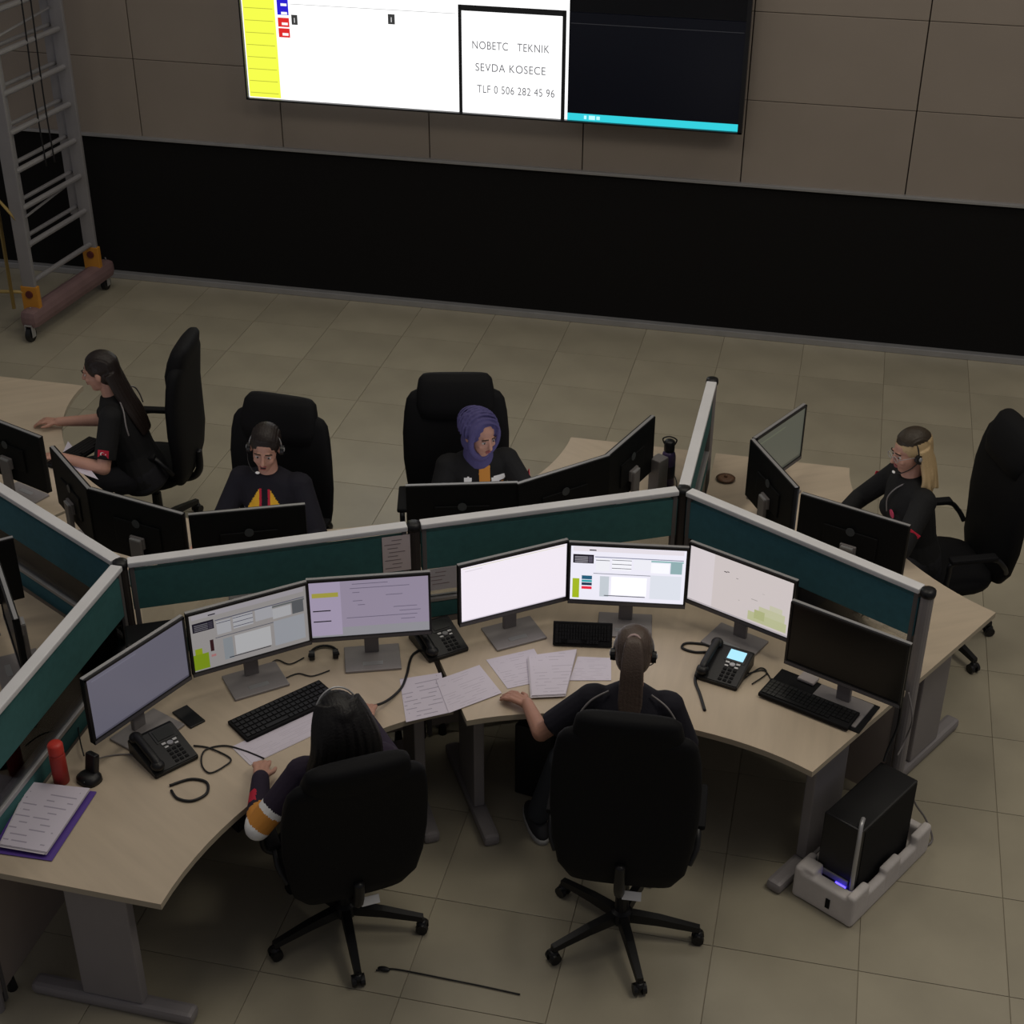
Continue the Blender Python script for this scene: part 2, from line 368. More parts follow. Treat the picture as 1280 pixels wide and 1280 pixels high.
# ------------------------------------------------------------------ monitors
def screen_rects(kind):
    """flat print on a screen: (x0,x1,y0,y1,colour) with 0..1 from the lower left"""
    if kind == 'form_bright' or kind == 'form_dim':
        d = kind == 'form_dim'
        bg = ('8f8b8a', .9) if d else ('e8e6f2', 1.05)
        f = .36 if d else 1.
        c = [(.0, 1, 0, 1, *bg)]
        c += [(.02, .98, .90, .98, 'e9e2ea', .95*f), (.16, .22, .915, .935, '222230', .6), (.02, .20, .68, .84, '1c1a2c', .5)]
        c += [(.035, .15, .70+.03*i, .713+.03*i, 'c9c5d0', .6*f) for i in range(4)]
        c += [(.155, .19, .70+.03*i, .72+.03*i, '7a7488', .6*f) for i in range(4)]
        c += [(.21, .98, .80, .815, '8f93b0', .7*f), (.22, .34, .55, .78, 'f4f4fa', f*.95), (.36, .53, .58, .79, 'f4f4fa', f), (.55, .70, .60, .80, 'ededf5', f)]
        c += [(.36, .53, .76-.075*i, .77-.075*i, '3a3a58', .6) for i in range(3)] + [(.22, .34, .745, .755, '3a3a58', .6)]
        c += [(.70, .86, .56, .74, 'fafaff', f), (.70, .98, .76, .79, '8f9496' if d else '8fb9b9', f), (.87, .97, .56, .78, '8e9298' if d else '9fc0c4', .8*f)]
        c += [(.20, .96, .50, .512, '9a9cb0', .6*f), (.26, .34, .08, .46, 'd2dae2', .85*f), (.36, .67, .12, .46, 'fcfcff', 1.05*f), (.70, .97, .08, .52, 'e2e6f0', .95*f), (.30, .66, .095, .11, '555868', .6*f)]
        c += [(.02, .08, .04, .40, 'a9bf1f', .9 if not d else .5)]
        if not d: c += [(.10, .19, .39, .46, '1e5a78', 1), (.10, .19, .34, .38, '28a0a8', 1), (.10, .19, .28, .33, '14304a', 1), (.10, .19, .21, .26, 'e8203c', 1)]
        else: c += [(.0, .13, .03, .30, '8aa51e', .6), (.15, .18, .30, .50, '3a1c20', .6), (.15, .19, .20, .24, 'd09090', .5)]
        return c
    if kind == 'list':
        c = [(0, 1, 0, 1, '8f8598', .95), (.0, 1, 0, .16, '8b8a90', .95), (.0, .26, .03, 1, '9a8fa6', 1.0), (.02, .24, .72, .80, 'a8a044', .8), (.02, .17, .47, .49, '22202c', .4), (.02, .17, .28, .30, '22202c', .4)]
        for i, (x, w) in enumerate(((.36, .3), (.34, .5), (.36, .06), (.64, .14), (.36, .08), (.40, .06), (.7, .2), (.75, .18), (.3, .6), (.76, .12))):
            y = .92-.075*i; c.append((x, x+w, y, y+.012, '6c6478', .8))
        return c
    if kind == 'white': return [(0, 1, 0, 1, 'ece4ee', 1.05), (.02, .98, .955, .965, 'd8d4b8', 1), (.04, .2, .90, .915, 'dcd4de', 1), (0, 1, 0, .02, 'd4ccd8', 1)]
    if kind == 'map':
        c = [(0, 1, 0, 1, 'cfc5c4', .95), (0, .24, 0, 1, 'd8cfd2', .95), (.60, .97, .06, .22, 'b9bb92', .95), (.70, .95, .22, .36, 'c0c09e', .95), (.80, .92, .36, .45, 'c6c4ac', .95), (.66, .76, .12, .28, 'b2b684', .9),
             (.34, .37, .74, .755, '55504e', .6), (.37, .39, .755, .77, '55504e', .6), (.46, .48, .70, .71, '8a8480', .7), (.62, .68, .44, .45, 'a8a29e', .8), (.72, .74, .60, .606, 'b0aaa6', .8), (.5, .51, .33, .34, 'a09a96', .8), (0, 1, 0, .03, 'b8b0b4', .9)]
        return c
    if kind == 'grey': return [(0, 1, 0, 1, '5c5a66', 1.0), (.05, .5, .92, .94, '6a6875', .9), (0, 1, 0, .03, '4c4a56', .9)]
    if kind == 'dimgreen': return [(0, 1, 0, 1, '55564c', .85), (.05, .6, .85, .87, '666a58', .8), (.0, 1., .0, .05, '45463e', .8)]
    return [(0, 1, 0, 1, '030304', .3)]
MC = {}
def cached(key, fn):
    if key not in MC: MC[key] = fn()
    return MC[key]
def monitor(c, ang, kind, label, w=.54, thin=False, base_off=0., flip=0, logo=True, baseg=None):
    t = thing('monitor', label, 'monitor', (c.x, c.y, DZ), R(ang), 'widescreen desk monitors')
    h = .325; z0 = .12; y0 = 0
    obj('casing', cached(('cas', w), lambda: MB().box((0, .012, z0+h/2), (w, .024, h), b=.004).box((0, .027, z0+h*.45), (w*.5, .010, h*.4), b=.004).mesh('casing', mat('monitor_black', (.005, .005, .0055), .6, spec=.2))), t)
    obj('bezel', cached(('bez', w), lambda: MB().box((0, -.003, z0+.011), (w, .008, .022)).box((0, -.003, z0+h-.005), (w, .008, .010)).box((-w/2+.005, -.003, z0+h/2), (.010, .008, h)).box((w/2-.005, -.003, z0+h/2), (.010, .008, h)).mesh('bezel', m_bezel)), t)
    obj('top_edge', cached(('te', w), lambda: MB().box((0, .010, z0+h+.001), (w, .016, .004)).mesh('top_edge', m_silver)), t)
    obj('chin_strip', cached(('cs', w), lambda: MB().box((0, -.006, z0+.010), (w-.004, .004, .016)).mesh('chin_strip', mat('dark_grey_chin', (.10, .095, .105), .4))), t)
    def scr():
        q = MB(); X0, X1, Z0, Z1 = -w/2+.010, w/2-.010, z0+.022, z0+h-.010
        for i, (a, b_, c_, d, col, es) in enumerate(screen_rects(kind)):
            y = -.0015-.00012*i; xa, xb = X0+(X1-X0)*a, X0+(X1-X0)*b_; za, zb = Z0+(Z1-Z0)*c_, Z0+(Z1-Z0)*d
            q.mat(emat(col, es)).add([(xa, y, za), (xb, y, za), (xb, y, zb), (xa, y, zb)], [(0, 1, 2, 3)])
        return q.mesh('screen')
    obj('screen', cached(('scr', kind, w), scr), t)
    obj('stand_neck', cached('neck', lambda: MB().box((0, .050, .13), (.065, .022, .24), b=.006).box((0, .036, .23), (.08, .02, .06), b=.004).mesh('stand_neck', m_stand)), t)
    b_ = obj('stand_base', cached('base', lambda: MB().box((0, .0, .006), (.25, .19, .012), b=.004).mesh('stand_base', mat('stand_base_grey', (.27, .25, .25), .4, .1))), t)
    obj('base_label', cached('bl', lambda: MB().box((0, -.045, .0125), (.09, .026, .002)).mesh('base_label', m_silver)), b_)
    obj('neck_cap', cached('nc', lambda: MB().box((0, .050, .252), (.06, .020, .008), b=.002).mesh('neck_cap', m_silver)), t)
    if logo: obj('rear_badge', cached('rb', lambda: MB().lathe([(.022, 0), (.022, .002)], n=16).mesh('rear_badge', mat('dim_badge', (.06, .065, .07), .4))), t, (0, .0325, z0+.21), (-PI/2, 0, 0))
    return t
def mpair(a, b): return (V((*a, 0))+V((*b, 0)))/2, math.degrees(math.atan2(b[1]-a[1], b[0]-a[0]))
fr = [((-2.694, 4.313), (-2.495, 4.796), 'grey', 'monitor with a plain grey screen, leftmost beside the desk phone'),
      ((-2.499, 4.806), (-2.06, 5.175), 'form_dim', 'monitor showing a dim form page with a green block at lower left'),
      ((-2.085, 5.172), (-1.571, 5.362), 'list', 'monitor showing a lilac list page with a yellow highlight'),
      ((-1.468, 5.437), (-1.035, 5.761), 'white', 'monitor with a blank bright white screen'),
      ((-1.030, 5.740), (-.494, 5.815), 'form_bright', 'monitor showing a bright form with red and blue tags'),
      ((-.502, 5.873), (-.003, 5.653), 'map', 'monitor showing a pale map with a yellow-green patch'),
      ((-.010, 5.497), (.47, 5.290), 'off', 'switched-off black monitor at the right end of the front desk')]
for a, b_, k, lab in fr:
    c, an = mpair(a, b_); monitor(c, an, k, lab)
bk = [((68, 558), (112, 608), 'grey', 'monitor seen edge-on beside the long-haired woman\'s forearm'), ((112, 608), (232, 641), 'off', 'black monitor back left of the yellow-collared woman'),
      ((237, 641), (379, 628), 'off', 'black monitor back in front of the yellow-collared woman'), ((509, 605), (645, 601), 'off', 'black monitor back in front of the headscarfed woman'),
      ((648, 602), (757, 568), 'off', 'black monitor back right of the headscarfed woman, middle of her three'), ((757, 568), (814, 519), 'off', 'black monitor back beside the purple bottle, steeply angled'),
      ((944, 549), (997, 607), 'off', 'black monitor back at left of the blonde woman\'s desk'), ((1005, 615), (1137, 655), 'off', 'black monitor back directly in front of the blonde woman'),
      ((0, 525), (52, 545), 'off', 'black monitor back at the left edge on the long-haired woman\'s desk')]
for a, b_, k, lab in bk:
    p, q = U(*a, 1.19), U(*b_, 1.19)
    if a == (0, 525): p = q+(p-q).normalized()*.54
    c = (p+q)/2; an = math.degrees(math.atan2(q.y-p.y, q.x-p.x))+180
    monitor(c, an, 'grey' if k == 'grey' else 'form_bright', lab, w=.54 if (q-p).length > .505 else .51)
p, q = U(945, 548, 1.19), U(1008, 505, 1.19); monitor((p+q)/2, math.degrees(math.atan2(q.y-p.y, q.x-p.x)), 'dimgreen', 'monitor with a dim grey-green screen behind the blonde woman\'s left monitor', w=.50)
monitor(V((U(20, 815, DZ+.1).x, U(20, 815, DZ+.1).y, 0)), -52, 'off', 'black monitor at the left edge seen over the lower left screen')
monitor(V((-3.70, 5.04, 0)), 222, 'off', 'black monitor on the left-edge desk half hidden behind its grey stand')

# ------------------------------------------------------------------ office chairs
def sup(cx_, cy_, z, rx, ry, n=24, e=2.6):
    out = []
    for j in range(n):
        t = 2*PI*j/n; c_, s_ = math.cos(t), math.sin(t)
        out.append(V((cx_+rx*math.copysign(abs(c_)**(2/e), c_), cy_+ry*math.copysign(abs(s_)**(2/e), s_), z)))
    return out
def make_chair():
    t = thing('office_chair', '', 'chair')
    q = MB()
    for k in range(5):
        a = R(90+72*k); d = V((math.cos(a), math.sin(a), 0)); n = V((-d.y, d.x, 0))
        q.rings([[d*r_+n*w+V((0, 0, z+h)) for w, h in ((-1*ww, -hh), (1*ww, -hh), (.8*ww, hh), (-.8*ww, hh))] for r_, z, ww, hh in ((.03, .115, .024, .022), (.16, .105, .021, .018), (.33, .078, .016, .012))])
    q.lathe([(.045, .085), (.05, .10), (.045, .14), (.03, .15)]); base = part('star_base', q, m_black, t)
    for k in range(5):
        a = R(90+72*k); d = V((math.cos(a), math.sin(a), 0)); n = V((-d.y, d.x, 0)); p = d*.325
        c_ = MB()
        for s in (-1, 1): c_.cone(p+n*s*.009+V((0, 0, .027)), p+n*s*.027+V((0, 0, .027)), .027, .025, 14)
        c_.cone(p+V((0, 0, .03)), p+V((0, 0, .075)), .010, .010, 8).ell(p+V((0, 0, .045)), (.022, .022, .02), n=10, k=6)
        part('caster', c_, m_black, base)
    part('gas_column', MB().cone((0, 0, .13), (0, 0, .30), .03, .028).cone((0, 0, .28), (0, 0, .43), .02, .02), m_black, t)
    part('mechanism', MB().box((0, -.02, .425), (.20, .26, .05), b=.012), m_black, t)
    part('seat', MB().rings([sup(0, .02, .44, .20, .20), sup(0, .02, .45, .245, .24), sup(0, .02, .485, .255, .25), sup(0, .02, .515, .235, .235), sup(0, .02, .525, .17, .17)]), m_chair, t, True)
    prof = [(.46, -.205, .15, .02), (.475, -.215, .19, .035), (.55, -.225, .235, .045), (.68, -.235, .255, .05), (.82, -.232, .268, .05), (.98, -.235, .268, .048), (1.10, -.25, .258, .048), (1.17, -.262, .245, .046), (1.20, -.268, .225, .042), (1.215, -.27, .20, .03), (1.222, -.27, .17, .015)]
    part('backrest', MB().rings([sup(0, y, z, rx*1.07, ry, 28, 3.2) for z, y, rx, ry in prof]), m_chair, t, True)
    hp = [(1.06, -.235, .12, .03), (1.08, -.235, .185, .052), (1.15, -.245, .20, .06), (1.22, -.262, .195, .058), (1.275, -.278, .185, .05), (1.298, -.285, .165, .035), (1.306, -.288, .13, .014)]
    part('headrest', MB().rings([sup(0, y, z, rx*1.06, ry, 24, 3.4) for z, y, rx, ry in hp]), m_chair, t, True)
    part('back_spine', MB().tube(spline([(0, -.02, .42), (0, -.20, .41), (0, -.275, .47), (0, -.285, .60)]), .022, 8), m_black, t, True)
    for s in (-1, 1):
        q = part('armrest', MB().tube(spline([(s*.22, .10, .45), (s*.29, .13, .48), (s*.285, .12, .62), (s*.285, .10, .685), (s*.285, -.10, .69), (s*.285, -.17, .64), (s*.26, -.205, .58)]), .014, 8), m_black, t, True)
        part('arm_pad', MB().box((s*.285, .0, .70), (.055, .25, .025), b=.01), m_chair, q)
    part('maker_label', MB().box((.05, -.262, .437), (.075, .004, .036), Matrix.Rotation(-.5, 3, 'X')), m_white, t, label='small white label under the backrest')
    return t
ch0 = make_chair()
CHAIRS = [(V((-1.70, 4.375, 0)), 33, -.05, 9, 'black office chair at lower left carrying the black-haired worker'),
          (V((-.56, 4.60, 0)), 4, .05, 5, 'black office chair at front centre carrying the ponytailed worker'),
          (V((-2.74, 6.33, 0)), 176, 0, 30, 'black high-back chair behind the yellow-collared woman'),
          (V((-1.84, 6.80, 0)), 194, 0, 10, 'black high-back chair behind the headscarfed woman'),
          (V((.74, 7.08, 0)), 112, 0, -50, 'black high-back chair behind the blonde woman'),
          (V((-3.76, 7.12, 0)), 98, 0, 0, 'black high-back chair behind the long-haired woman, seen side-on')]
for i, (l, a, dz, ba, lab) in enumerate(CHAIRS):
    c_ = ch0 if i == 0 else copy_tree(ch0); c_.location = l; c_.rotation_euler = (0, 0, R(a)); tag(c_, lab, 'chair', 'black high-back office chairs')
for i, (l, a, dz, ba, lab) in enumerate(CHAIRS):
    c_ = [o for o in COL.objects if o.get('label') == lab][0]
    for ch in c_.children:
        if ch.name.startswith('star_base'): ch.rotation_euler = (0, 0, R(ba-18-a))
        elif not ch.name.startswith('gas_column'):
            ch.location.z = dz
            rc = R((9, -3, 0, 0, 0, 0)[i])
            if ch.name.split('.')[0] in ('backrest', 'headrest', 'back_spine'):
                pv = V((0, -.20, .47)); M = Matrix.Rotation(-rc if False else rc, 3, 'X'); off = pv-M @ pv; ch.rotation_euler = (rc, 0, 0); ch.location = (off.x, off.y, off.z+dz)

# ------------------------------------------------------------------ people
def remesh(mb, name, voxel, mats, region=None, smooth=3, parent=None):
    me = mb.mesh('tmp'); o = bpy.data.objects.new('tmp', me); COL.objects.link(o)
    m = o.modifiers.new('r', 'REMESH'); m.mode = 'VOXEL'; m.voxel_size = voxel; m.use_smooth_shade = True
    if smooth: s_ = o.modifiers.new('s', 'SMOOTH'); s_.factor = .5; s_.iterations = smooth
    bpy.context.view_layer.update()
    me2 = bpy.data.meshes.new_from_object(o.evaluated_get(bpy.context.evaluated_depsgraph_get())); bpy.data.objects.remove(o)
    me2.name = name; me2.materials.clear()
    for q in mats: me2.materials.append(q)
    if region:
        n = len(me2.polygons); ce = np.empty(n*3); me2.polygons.foreach_get('center', ce); ce = ce.reshape(-1, 3)
        nr = np.empty(n*3); me2.polygons.foreach_get('normal', nr); nr = nr.reshape(-1, 3)
        me2.polygons.foreach_set('material_index', region(ce, nr).astype(np.int32))
    me2.shade_smooth()
    return obj(name, me2, parent)
def ik(s_, w, l1, l2, pole):
    d = w-s_; L = min(d.length, (l1+l2)*.995); d.normalize(); w = s_+d*L
    a = (l1*l1-l2*l2+L*L)/(2*L); h = math.sqrt(max(0, l1*l1-a*a)); p = pole-d*pole.dot(d); p.normalize()
    return s_+d*a+p*h, w
def hand(mb, wr, d, nrm, side, curl=.5):
    """palm and five fingers; d = pointing direction, nrm = back of the hand, side = +1 right / -1 left"""
    d = d.normalized(); nrm = (nrm-d*nrm.dot(d)).normalized(); x = d.cross(nrm).normalized()*1   # x: across
    th = -x*side
    for k in (-1, 0, 1): mb.cone(wr+d*.005+x*k*.016, wr+d*.078+x*k*.022, .014, .012, 8, True)
    for i, (off, L) in enumerate(((-.030, .052), (-.0105, .070), (.0105, .076), (.031, .066))):
        k = off if side > 0 else -off
        L2 = (.052, .070, .076, .066)[i]
        p0 = wr+d*.08+x*(-k if True else k)*side*side
        p1 = p0+(d*math.cos(curl*.6)-nrm*math.sin(curl*.6))*L2*.5; p2 = p1+(d*math.cos(curl*1.4)-nrm*math.sin(curl*1.4))*L2*.5
        mb.cone(p0, p1, .0088, .0082, 8, True); mb.cone(p1, p2, .0082, .0068, 8, True)
    t0 = wr+d*.02+th*.022; t1 = t0+(d*.7+th*.7-nrm*.2).normalized()*.038; t2 = t1+(d*.95+th*.3-nrm*.2).normalized()*.03
    mb.cone(t0, t1, .013, .0105, 8, True); mb.cone(t1, t2, .0105, .008, 8, True)
def person(loc, rz, label, lean, head_yaw, head_pitch, hands, skin, top_mats, sleeve, hairfn, region=None, twist=0, feet=None, headset=0, extra=None, side=0, hunch=0, roll=0, hair_mat=None, mouth=False, trous=None, shift=(0, 0), hz=0, band=.098):
    t = thing('person', label, 'person', loc, R(rz))
    inv = Matrix.Rotation(-R(rz), 3, 'Z')
    Lc = lambda w: inv @ (V(w)-V((loc[0], loc[1], 0)))
    P0 = V((shift[0], shift[1]-.03, .595+hz)); d = V((math.sin(side), math.sin(lean)*math.cos(side), math.cos(lean)*math.cos(side))).normalized()
    Tw = Matrix.Rotation(R(twist), 3, 'Z')
    rx = Tw @ V((1, 0, 0)); rx = (rx-d*rx.dot(d)).normalized(); ry = d.cross(rx)
    TM = Matrix((rx, ry, d)).transposed()
    def tp(x, y, z): return P0+TM @ V((x, y, z))
    def tring(z, ax, ay, y=0, n=20): return [tp(ax*math.cos(2*PI*j/n), y+ay*math.sin(2*PI*j/n), z) for j in range(n)]
    def torso(mb, g):
        mb.rings([tring(*a) for a in ((-.10, .13+g, .09+g), (-.06, .165+g, .115+g), (.02, .165+g, .115+g), (.12, .135+g, .10+g), (.22, .142+g, .105+g, .005), (.32, .158+g, .105+g, .01), (.39, .17+g, .085+g), (.435, .14+g, .068+g), (.465, .085+g, .055+g), (.485, .05+g*.5, .05+g*.5))])
        for s in (-1, 1): mb.ell(tp(s*.065, .085+g*.5, .27), (.055+g*.5, .045+g*.5, .055+g*.5), TM)
    sh = [tp(s*.158, -.005, .405) for s in (-1, 1)]
    hm = Matrix.Rotation(R(head_yaw), 3, 'Z') @ Matrix.Rotation(R(-head_pitch), 3, 'X') @ Matrix.Rotation(R(roll), 3, 'Y')
    nb = tp(0, .0, .46); hc = nb+V((0, math.sin(lean*.6)*.15+hunch, math.cos(lean*.6)*.158))
    def hp(x, y, z): return hc+hm @ V((x, y, z))
    body = MB(); torso(body, -.012)
    body.cone(nb-d*.03, hp(0, -.02, -.06), .052, .047, 12, True)
    body.ell(hp(0, -.012, .028), (.070, .090, .080), hm); body.ell(hp(0, .025, -.022), (.058, .064, .075), hm)
    body.ell(hp(0, .046, -.082), (.032, .030, .024), hm); body.ell(hp(0, .02, -.065), (.047, .05, .035), hm)
    for s in (-1, 1):
        body.ell(hp(s*.034, .065, -.022), (.018, .018, .016), hm, 10, 6); body.ell(hp(s*.071, -.008, -.008), (.009, .018, .028), hm, 10, 6)
        body.ell(hp(s*.024, .079, .026), (.020, .008, .006), hm, 10, 6)
    body.cone(hp(0, .084, .015), hp(0, .103, -.020), .007, .0115, 8, True); body.ell(hp(0, .093, -.025), (.015, .009, .007), hm, 10, 6)
    body.ell(hp(0, .083, -.050), (.020, .008, .010), hm, 10, 6)
    shirt = MB(); torso(shirt, .012); arms = []
    for i, s in enumerate((-1, 1)):
        h = hands[i]; wr = Lc(h[0]); pole = inv @ V(h[2]) if len(h) > 2 and h[2] else V((s*.6, -.5, -.8))
        el, wr = ik(sh[i], wr, .275, .245, pole)
        arms.append((sh[i], el, wr))
        body.cone(sh[i], el, .046, .037, 12, True); body.cone(el, wr, .039, .0265, 12, True)
        hd = inv @ V(h[1]) if h[1] else (wr-el)*1.; hd.z = max(-.15, min(.1, hd.z)); hand(body, wr, hd, V((0, 0, 1)), s)
        shirt.cone(sh[i]-TM @ V((s*.02, 0, .0)), sh[i], .066, .064, 14, True)
        if sleeve >= 1: shirt.cone(sh[i], el, .062, .052, 14, True); shirt.cone(el, wr-(wr-el)*.05*(2-sleeve), .053, .036, 14, True)
        else: e2 = sh[i]+(el-sh[i])*sleeve; shirt.cone(sh[i], e2, .062, .060, 14, False)
    legs = MB(); shoes = []
    for i, s in enumerate((-1, 1)):
        hip = P0+V((s*.085, 0, -.01)); f = feet[i] if feet else None
        an = Lc(f) if f else V((s*.11, .44, 0)); an.z = .10
        kn, an = ik(hip, an, .42, .41, V((s*.15, .6, 1)))
        an.z = max(an.z, .10)
        body.cone(hip, kn, .075, .052, 12, True); body.cone(kn, an, .048, .034, 12, True)
        legs.cone(hip, kn, .092, .066, 14, True); legs.cone(kn, an+V((0, 0, .03)), .064, .056, 14, True)
        fd = V((an.x-hip.x, an.y-hip.y, 0)); fd = (fd.normalized()+V((0, .6, 0))).normalized(); sd = V((-fd.y, fd.x, 0))
        body.cone(an, an+fd*.10+V((0, 0, -.055)), .034, .026, 10, True)
        shoes.append((an, fd, sd))
    legs.rings([tring(*a) for a in ((-.125, .12, .09), (-.09, .175, .13), (.02, .178, .128), (.07, .158, .118))])
    remesh(body, 'body', .0052, [skin], parent=t)
    remesh(shirt, 'shirt', .0065, top_mats, (lambda c, n: region(c, n, TM, P0, arms)) if region else None, parent=t)
    remesh(legs, 'trousers', .009, [trous or m_trous], parent=t)
    for an, fd, sd in shoes:
        M = Matrix((fd, sd, V((0, 0, 1)))).transposed(); b0 = V((an.x, an.y, 0))
        q = MB().rings([[b0+M @ V((x_+.05, y_, z)) for x_, y_, _ in [tuple(v) for v in sup(0, 0, 0, a, b_, 18, 2.3)]] for z, a, b_ in ((.022, .133, .045), (.045, .130, .043), (.07, .10, .040), (.09, .07, .036))])
        for zz in (): pass
        so = part('shoe', q, mat('dark_canvas_shoe', (.03, .03, .035), .8), t, True)
        part('sole', MB().rings([[b0+M @ V((v.x+.05, v.y, z)) for v in sup(0, 0, 0, a, b_, 18, 2.3)] for z, a, b_ in ((.002, .130, .044), (.004, .138, .050), (.022, .138, .049), (.028, .133, .046))]), mat('pale_rubber_sole', (.45, .45, .44), .7), so, True)
    # face details
    for s in (-1, 1):
        e_ = part('eye', MB().ell(hp(s*.027, .0745, .006), (.0125, .007, .0055), hm, 10, 6), mat('eye_white', (.55, .52, .50), .3), t, True)
        part('iris', MB().ell(hp(s*.027, .0805, .006), (.0052, .003, .0050), hm, 8, 5), mat('dark_iris', (.02, .012, .008), .2), e_, True)
        part('eyebrow', MB().tube([hp(s*.011, .0865, .030), hp(s*.027, .0872, .034), hp(s*.044, .075, .027)], .0032, 6), mat('dark_brow', (.03, .018, .012), .8), t, True)
    lm = mat('lips', (.34, .10, .10), .45)
    lp = part('lips', MB().ell(hp(0, .0885, -.0455), (.019, .006, .0042), hm, 10, 6).ell(hp(0, .087, -.056 if not mouth else -.064), (.016, .006, .0048), hm, 10, 6), lm, t, True)
    if mouth: part('open_mouth', MB().ell(hp(0, .0885, -.055), (.015, .004, .0065), hm, 10, 6), mat('dark_mouth', (.03, .008, .008), .5), lp, True)
    hairfn(t, hp, hm, tp)
    if headset:
        s = headset
        hs = part('headset', MB().tube([hp((.080 if band < .1 else .090)*math.cos(a), -.005, .015+band*math.sin(a)) for a in [PI*k/14 for k in range(15)]], .0038, 6), m_silver if headset > 0 else m_black, t, True)
        for q in (-1, 1): part('ear_cushion', MB().cone(hp(q*.074, -.004, -.008), hp(q*.092, -.004, -.008), .026, .024, 14), m_black, hs)
        part('microphone_boom', MB().tube(spline([hp(s*.088, .0, -.015), hp(s*.080, .05, -.045), hp(s*.055, .095, -.065), hp(s*.028, .112, -.066)], 5), .0026, 6), m_black, hs, True)
        part('microphone', MB().ell(hp(s*.024, .113, -.066), (.012, .007, .007), hm, 10, 6), m_reflect, hs, True)
        for q in (-1, 1): part('ear_cap', MB().ell(hp(q*.093, -.004, -.004), (.004, .010, .013), hm, 10, 6), m_silver, hs, True)
    if extra: extra(t, hp, hm, tp, TM, arms)
    return t
def strand_hair(cap, locks, m, voxel=.0048, smooth=2):
    def f(t, hp, hm, tp):
        q = MB()
        for c, r_ in cap: q.ell(hp(*c), r_, hm, 20, 12)
        for pts, r0, r1 in locks:
            P = spline([hp(*p) if len(p) == 3 else tp(*p[1:]) for p in pts], 5); n = len(P)
            q.tube(P, [(r0+(r1-r0)*i/(n-1)) for i in range(n)], 8)
        remesh(q, 'hair', voxel, [m], smooth=smooth, parent=t)
    return f
def crown_locks(back=True, r0=.006, n=9, low=-.05):
    L = []
    for i in range(n):
        f = -.80+1.60*i/(n-1); k = math.sqrt(1-f*f)
        L.append(([(.077*f, -.022+.092*k*math.cos(a), .036+.083*k*math.sin(a)) for a in [R(q) for q in (38, 62, 90, 120, 150, 180)]]+[(.070*f, -.085*k-.02, low)], r0, r0))
    return L
CAP = [((0, -.022, .036), (.078, .094, .084)), ((0, -.045, -.01), (.072, .068, .075))]
h_black = mat('black_hair', (.006, .005, .005), .5, bump=(120, .5, .003)); h_dark = mat('dark_brown_hair', (.014, .008, .006), .5, bump=(120, .5, .003))
h_brown = mat('brown_hair', (.085, .060, .048), .45, bump=(140, .6, .003)); h_blond = mat('blonde_hair', (.50, .36, .19), .45, bump=(140, .6, .003))

def patch(t, p, n, upv, w, h, m, deco=True, name='sleeve_badge', label=None):
    n = n.normalized(); u_ = (upv-n*upv.dot(n)).normalized(); x = u_.cross(n); M = Matrix((x, -n, u_)).transposed()
    o = part(name, MB().box(p, (w, .004, h), M, .0015), m, t, label=label)
    if deco:
        q = MB(); c = p+n*.0026
        pts = []
        for k in range(13): a = R(40+280*k/12); pts.append((math.cos(a)*h*.27, math.sin(a)*h*.27))
        for k in range(13): a = R(320-280*k/12); pts.append((math.cos(a)*h*.20+h*.07, math.sin(a)*h*.20))
        vs = [c+x*(px-h*.1)+u_*py for px, py in pts]; q.add(vs, [(k, k+1, 24-k, 25-k) for k in range(12)])
        st = [c+x*(h*.30+math.cos(R(36*k))*(h*.12 if k % 2 else h*.05))+u_*math.sin(R(36*k))*(h*.12 if k % 2 else h*.05) for k in range(10)]
        q.add(st, [tuple(range(10))]); part('crescent_and_star', q, m_reflect, o)
def arm_pt(arm, f, out, r=.066): return arm[0]+(arm[1]-arm[0])*f+out.normalized()*r
def piping(t, tp, m, s_list=(-1, 1)):
    for s in s_list: part('sleeve_piping', MB().tube(spline([tp(s*.085, -.066, .462), tp(s*.15, -.088, .425), tp(s*.195, -.085, .36), tp(s*.205, -.08, .30)]), .0045, 6), m, t, True)

# 1 front left: black hair, dark plum jacket with orange and reflective panel on the left arm
def reg_fl(c, n, TM, P0, arms):
    out = np.zeros(len(c)); s0, e0, w0 = arms[0]; a = np.array(e0); b_ = np.array(w0)
    d = b_-a; L2 = d@d; f = ((c-a)@d)/L2; r_ = np.linalg.norm(c-a-np.outer(f, d), axis=1); near = r_ < .075
    a2 = np.array(s0); d2 = a-a2; f2 = ((c-a2)@d2)/(d2@d2); r2 = np.linalg.norm(c-a2-np.outer(f2, d2), axis=1); nu = r2 < .08
    out[nu & (f2 > .62) & (f2 < .72)] = 2; out[nu & (f2 >= .72) & (f2 < .98)] = 1; out[nu & (f2 >= .98) & (f < .12)] = 2
    out[near & (f > .42) & (f < .66) & (c[:, 0] < (a[0]+f*d[0])-.01)] = 3
    return out
locksA = crown_locks(n=11, low=-.09)+[([(.060*math.sin(a), -.03-.03*math.cos(a), .085), (.092*math.sin(a), -.045-.05*math.cos(a), .02), (.120*math.sin(a), -.06-.045*math.cos(a), -.08), ('t', .135*math.sin(a), -.07-.05*math.cos(a), .43), ('t', .12*math.sin(a), -.11-.03*math.cos(a), .33)], .032, .014) for a in [-1.5+3.0*i/10 for i in range(11)]]
def band_fl(t, hp, hm, tp, TM, arms):
    pass
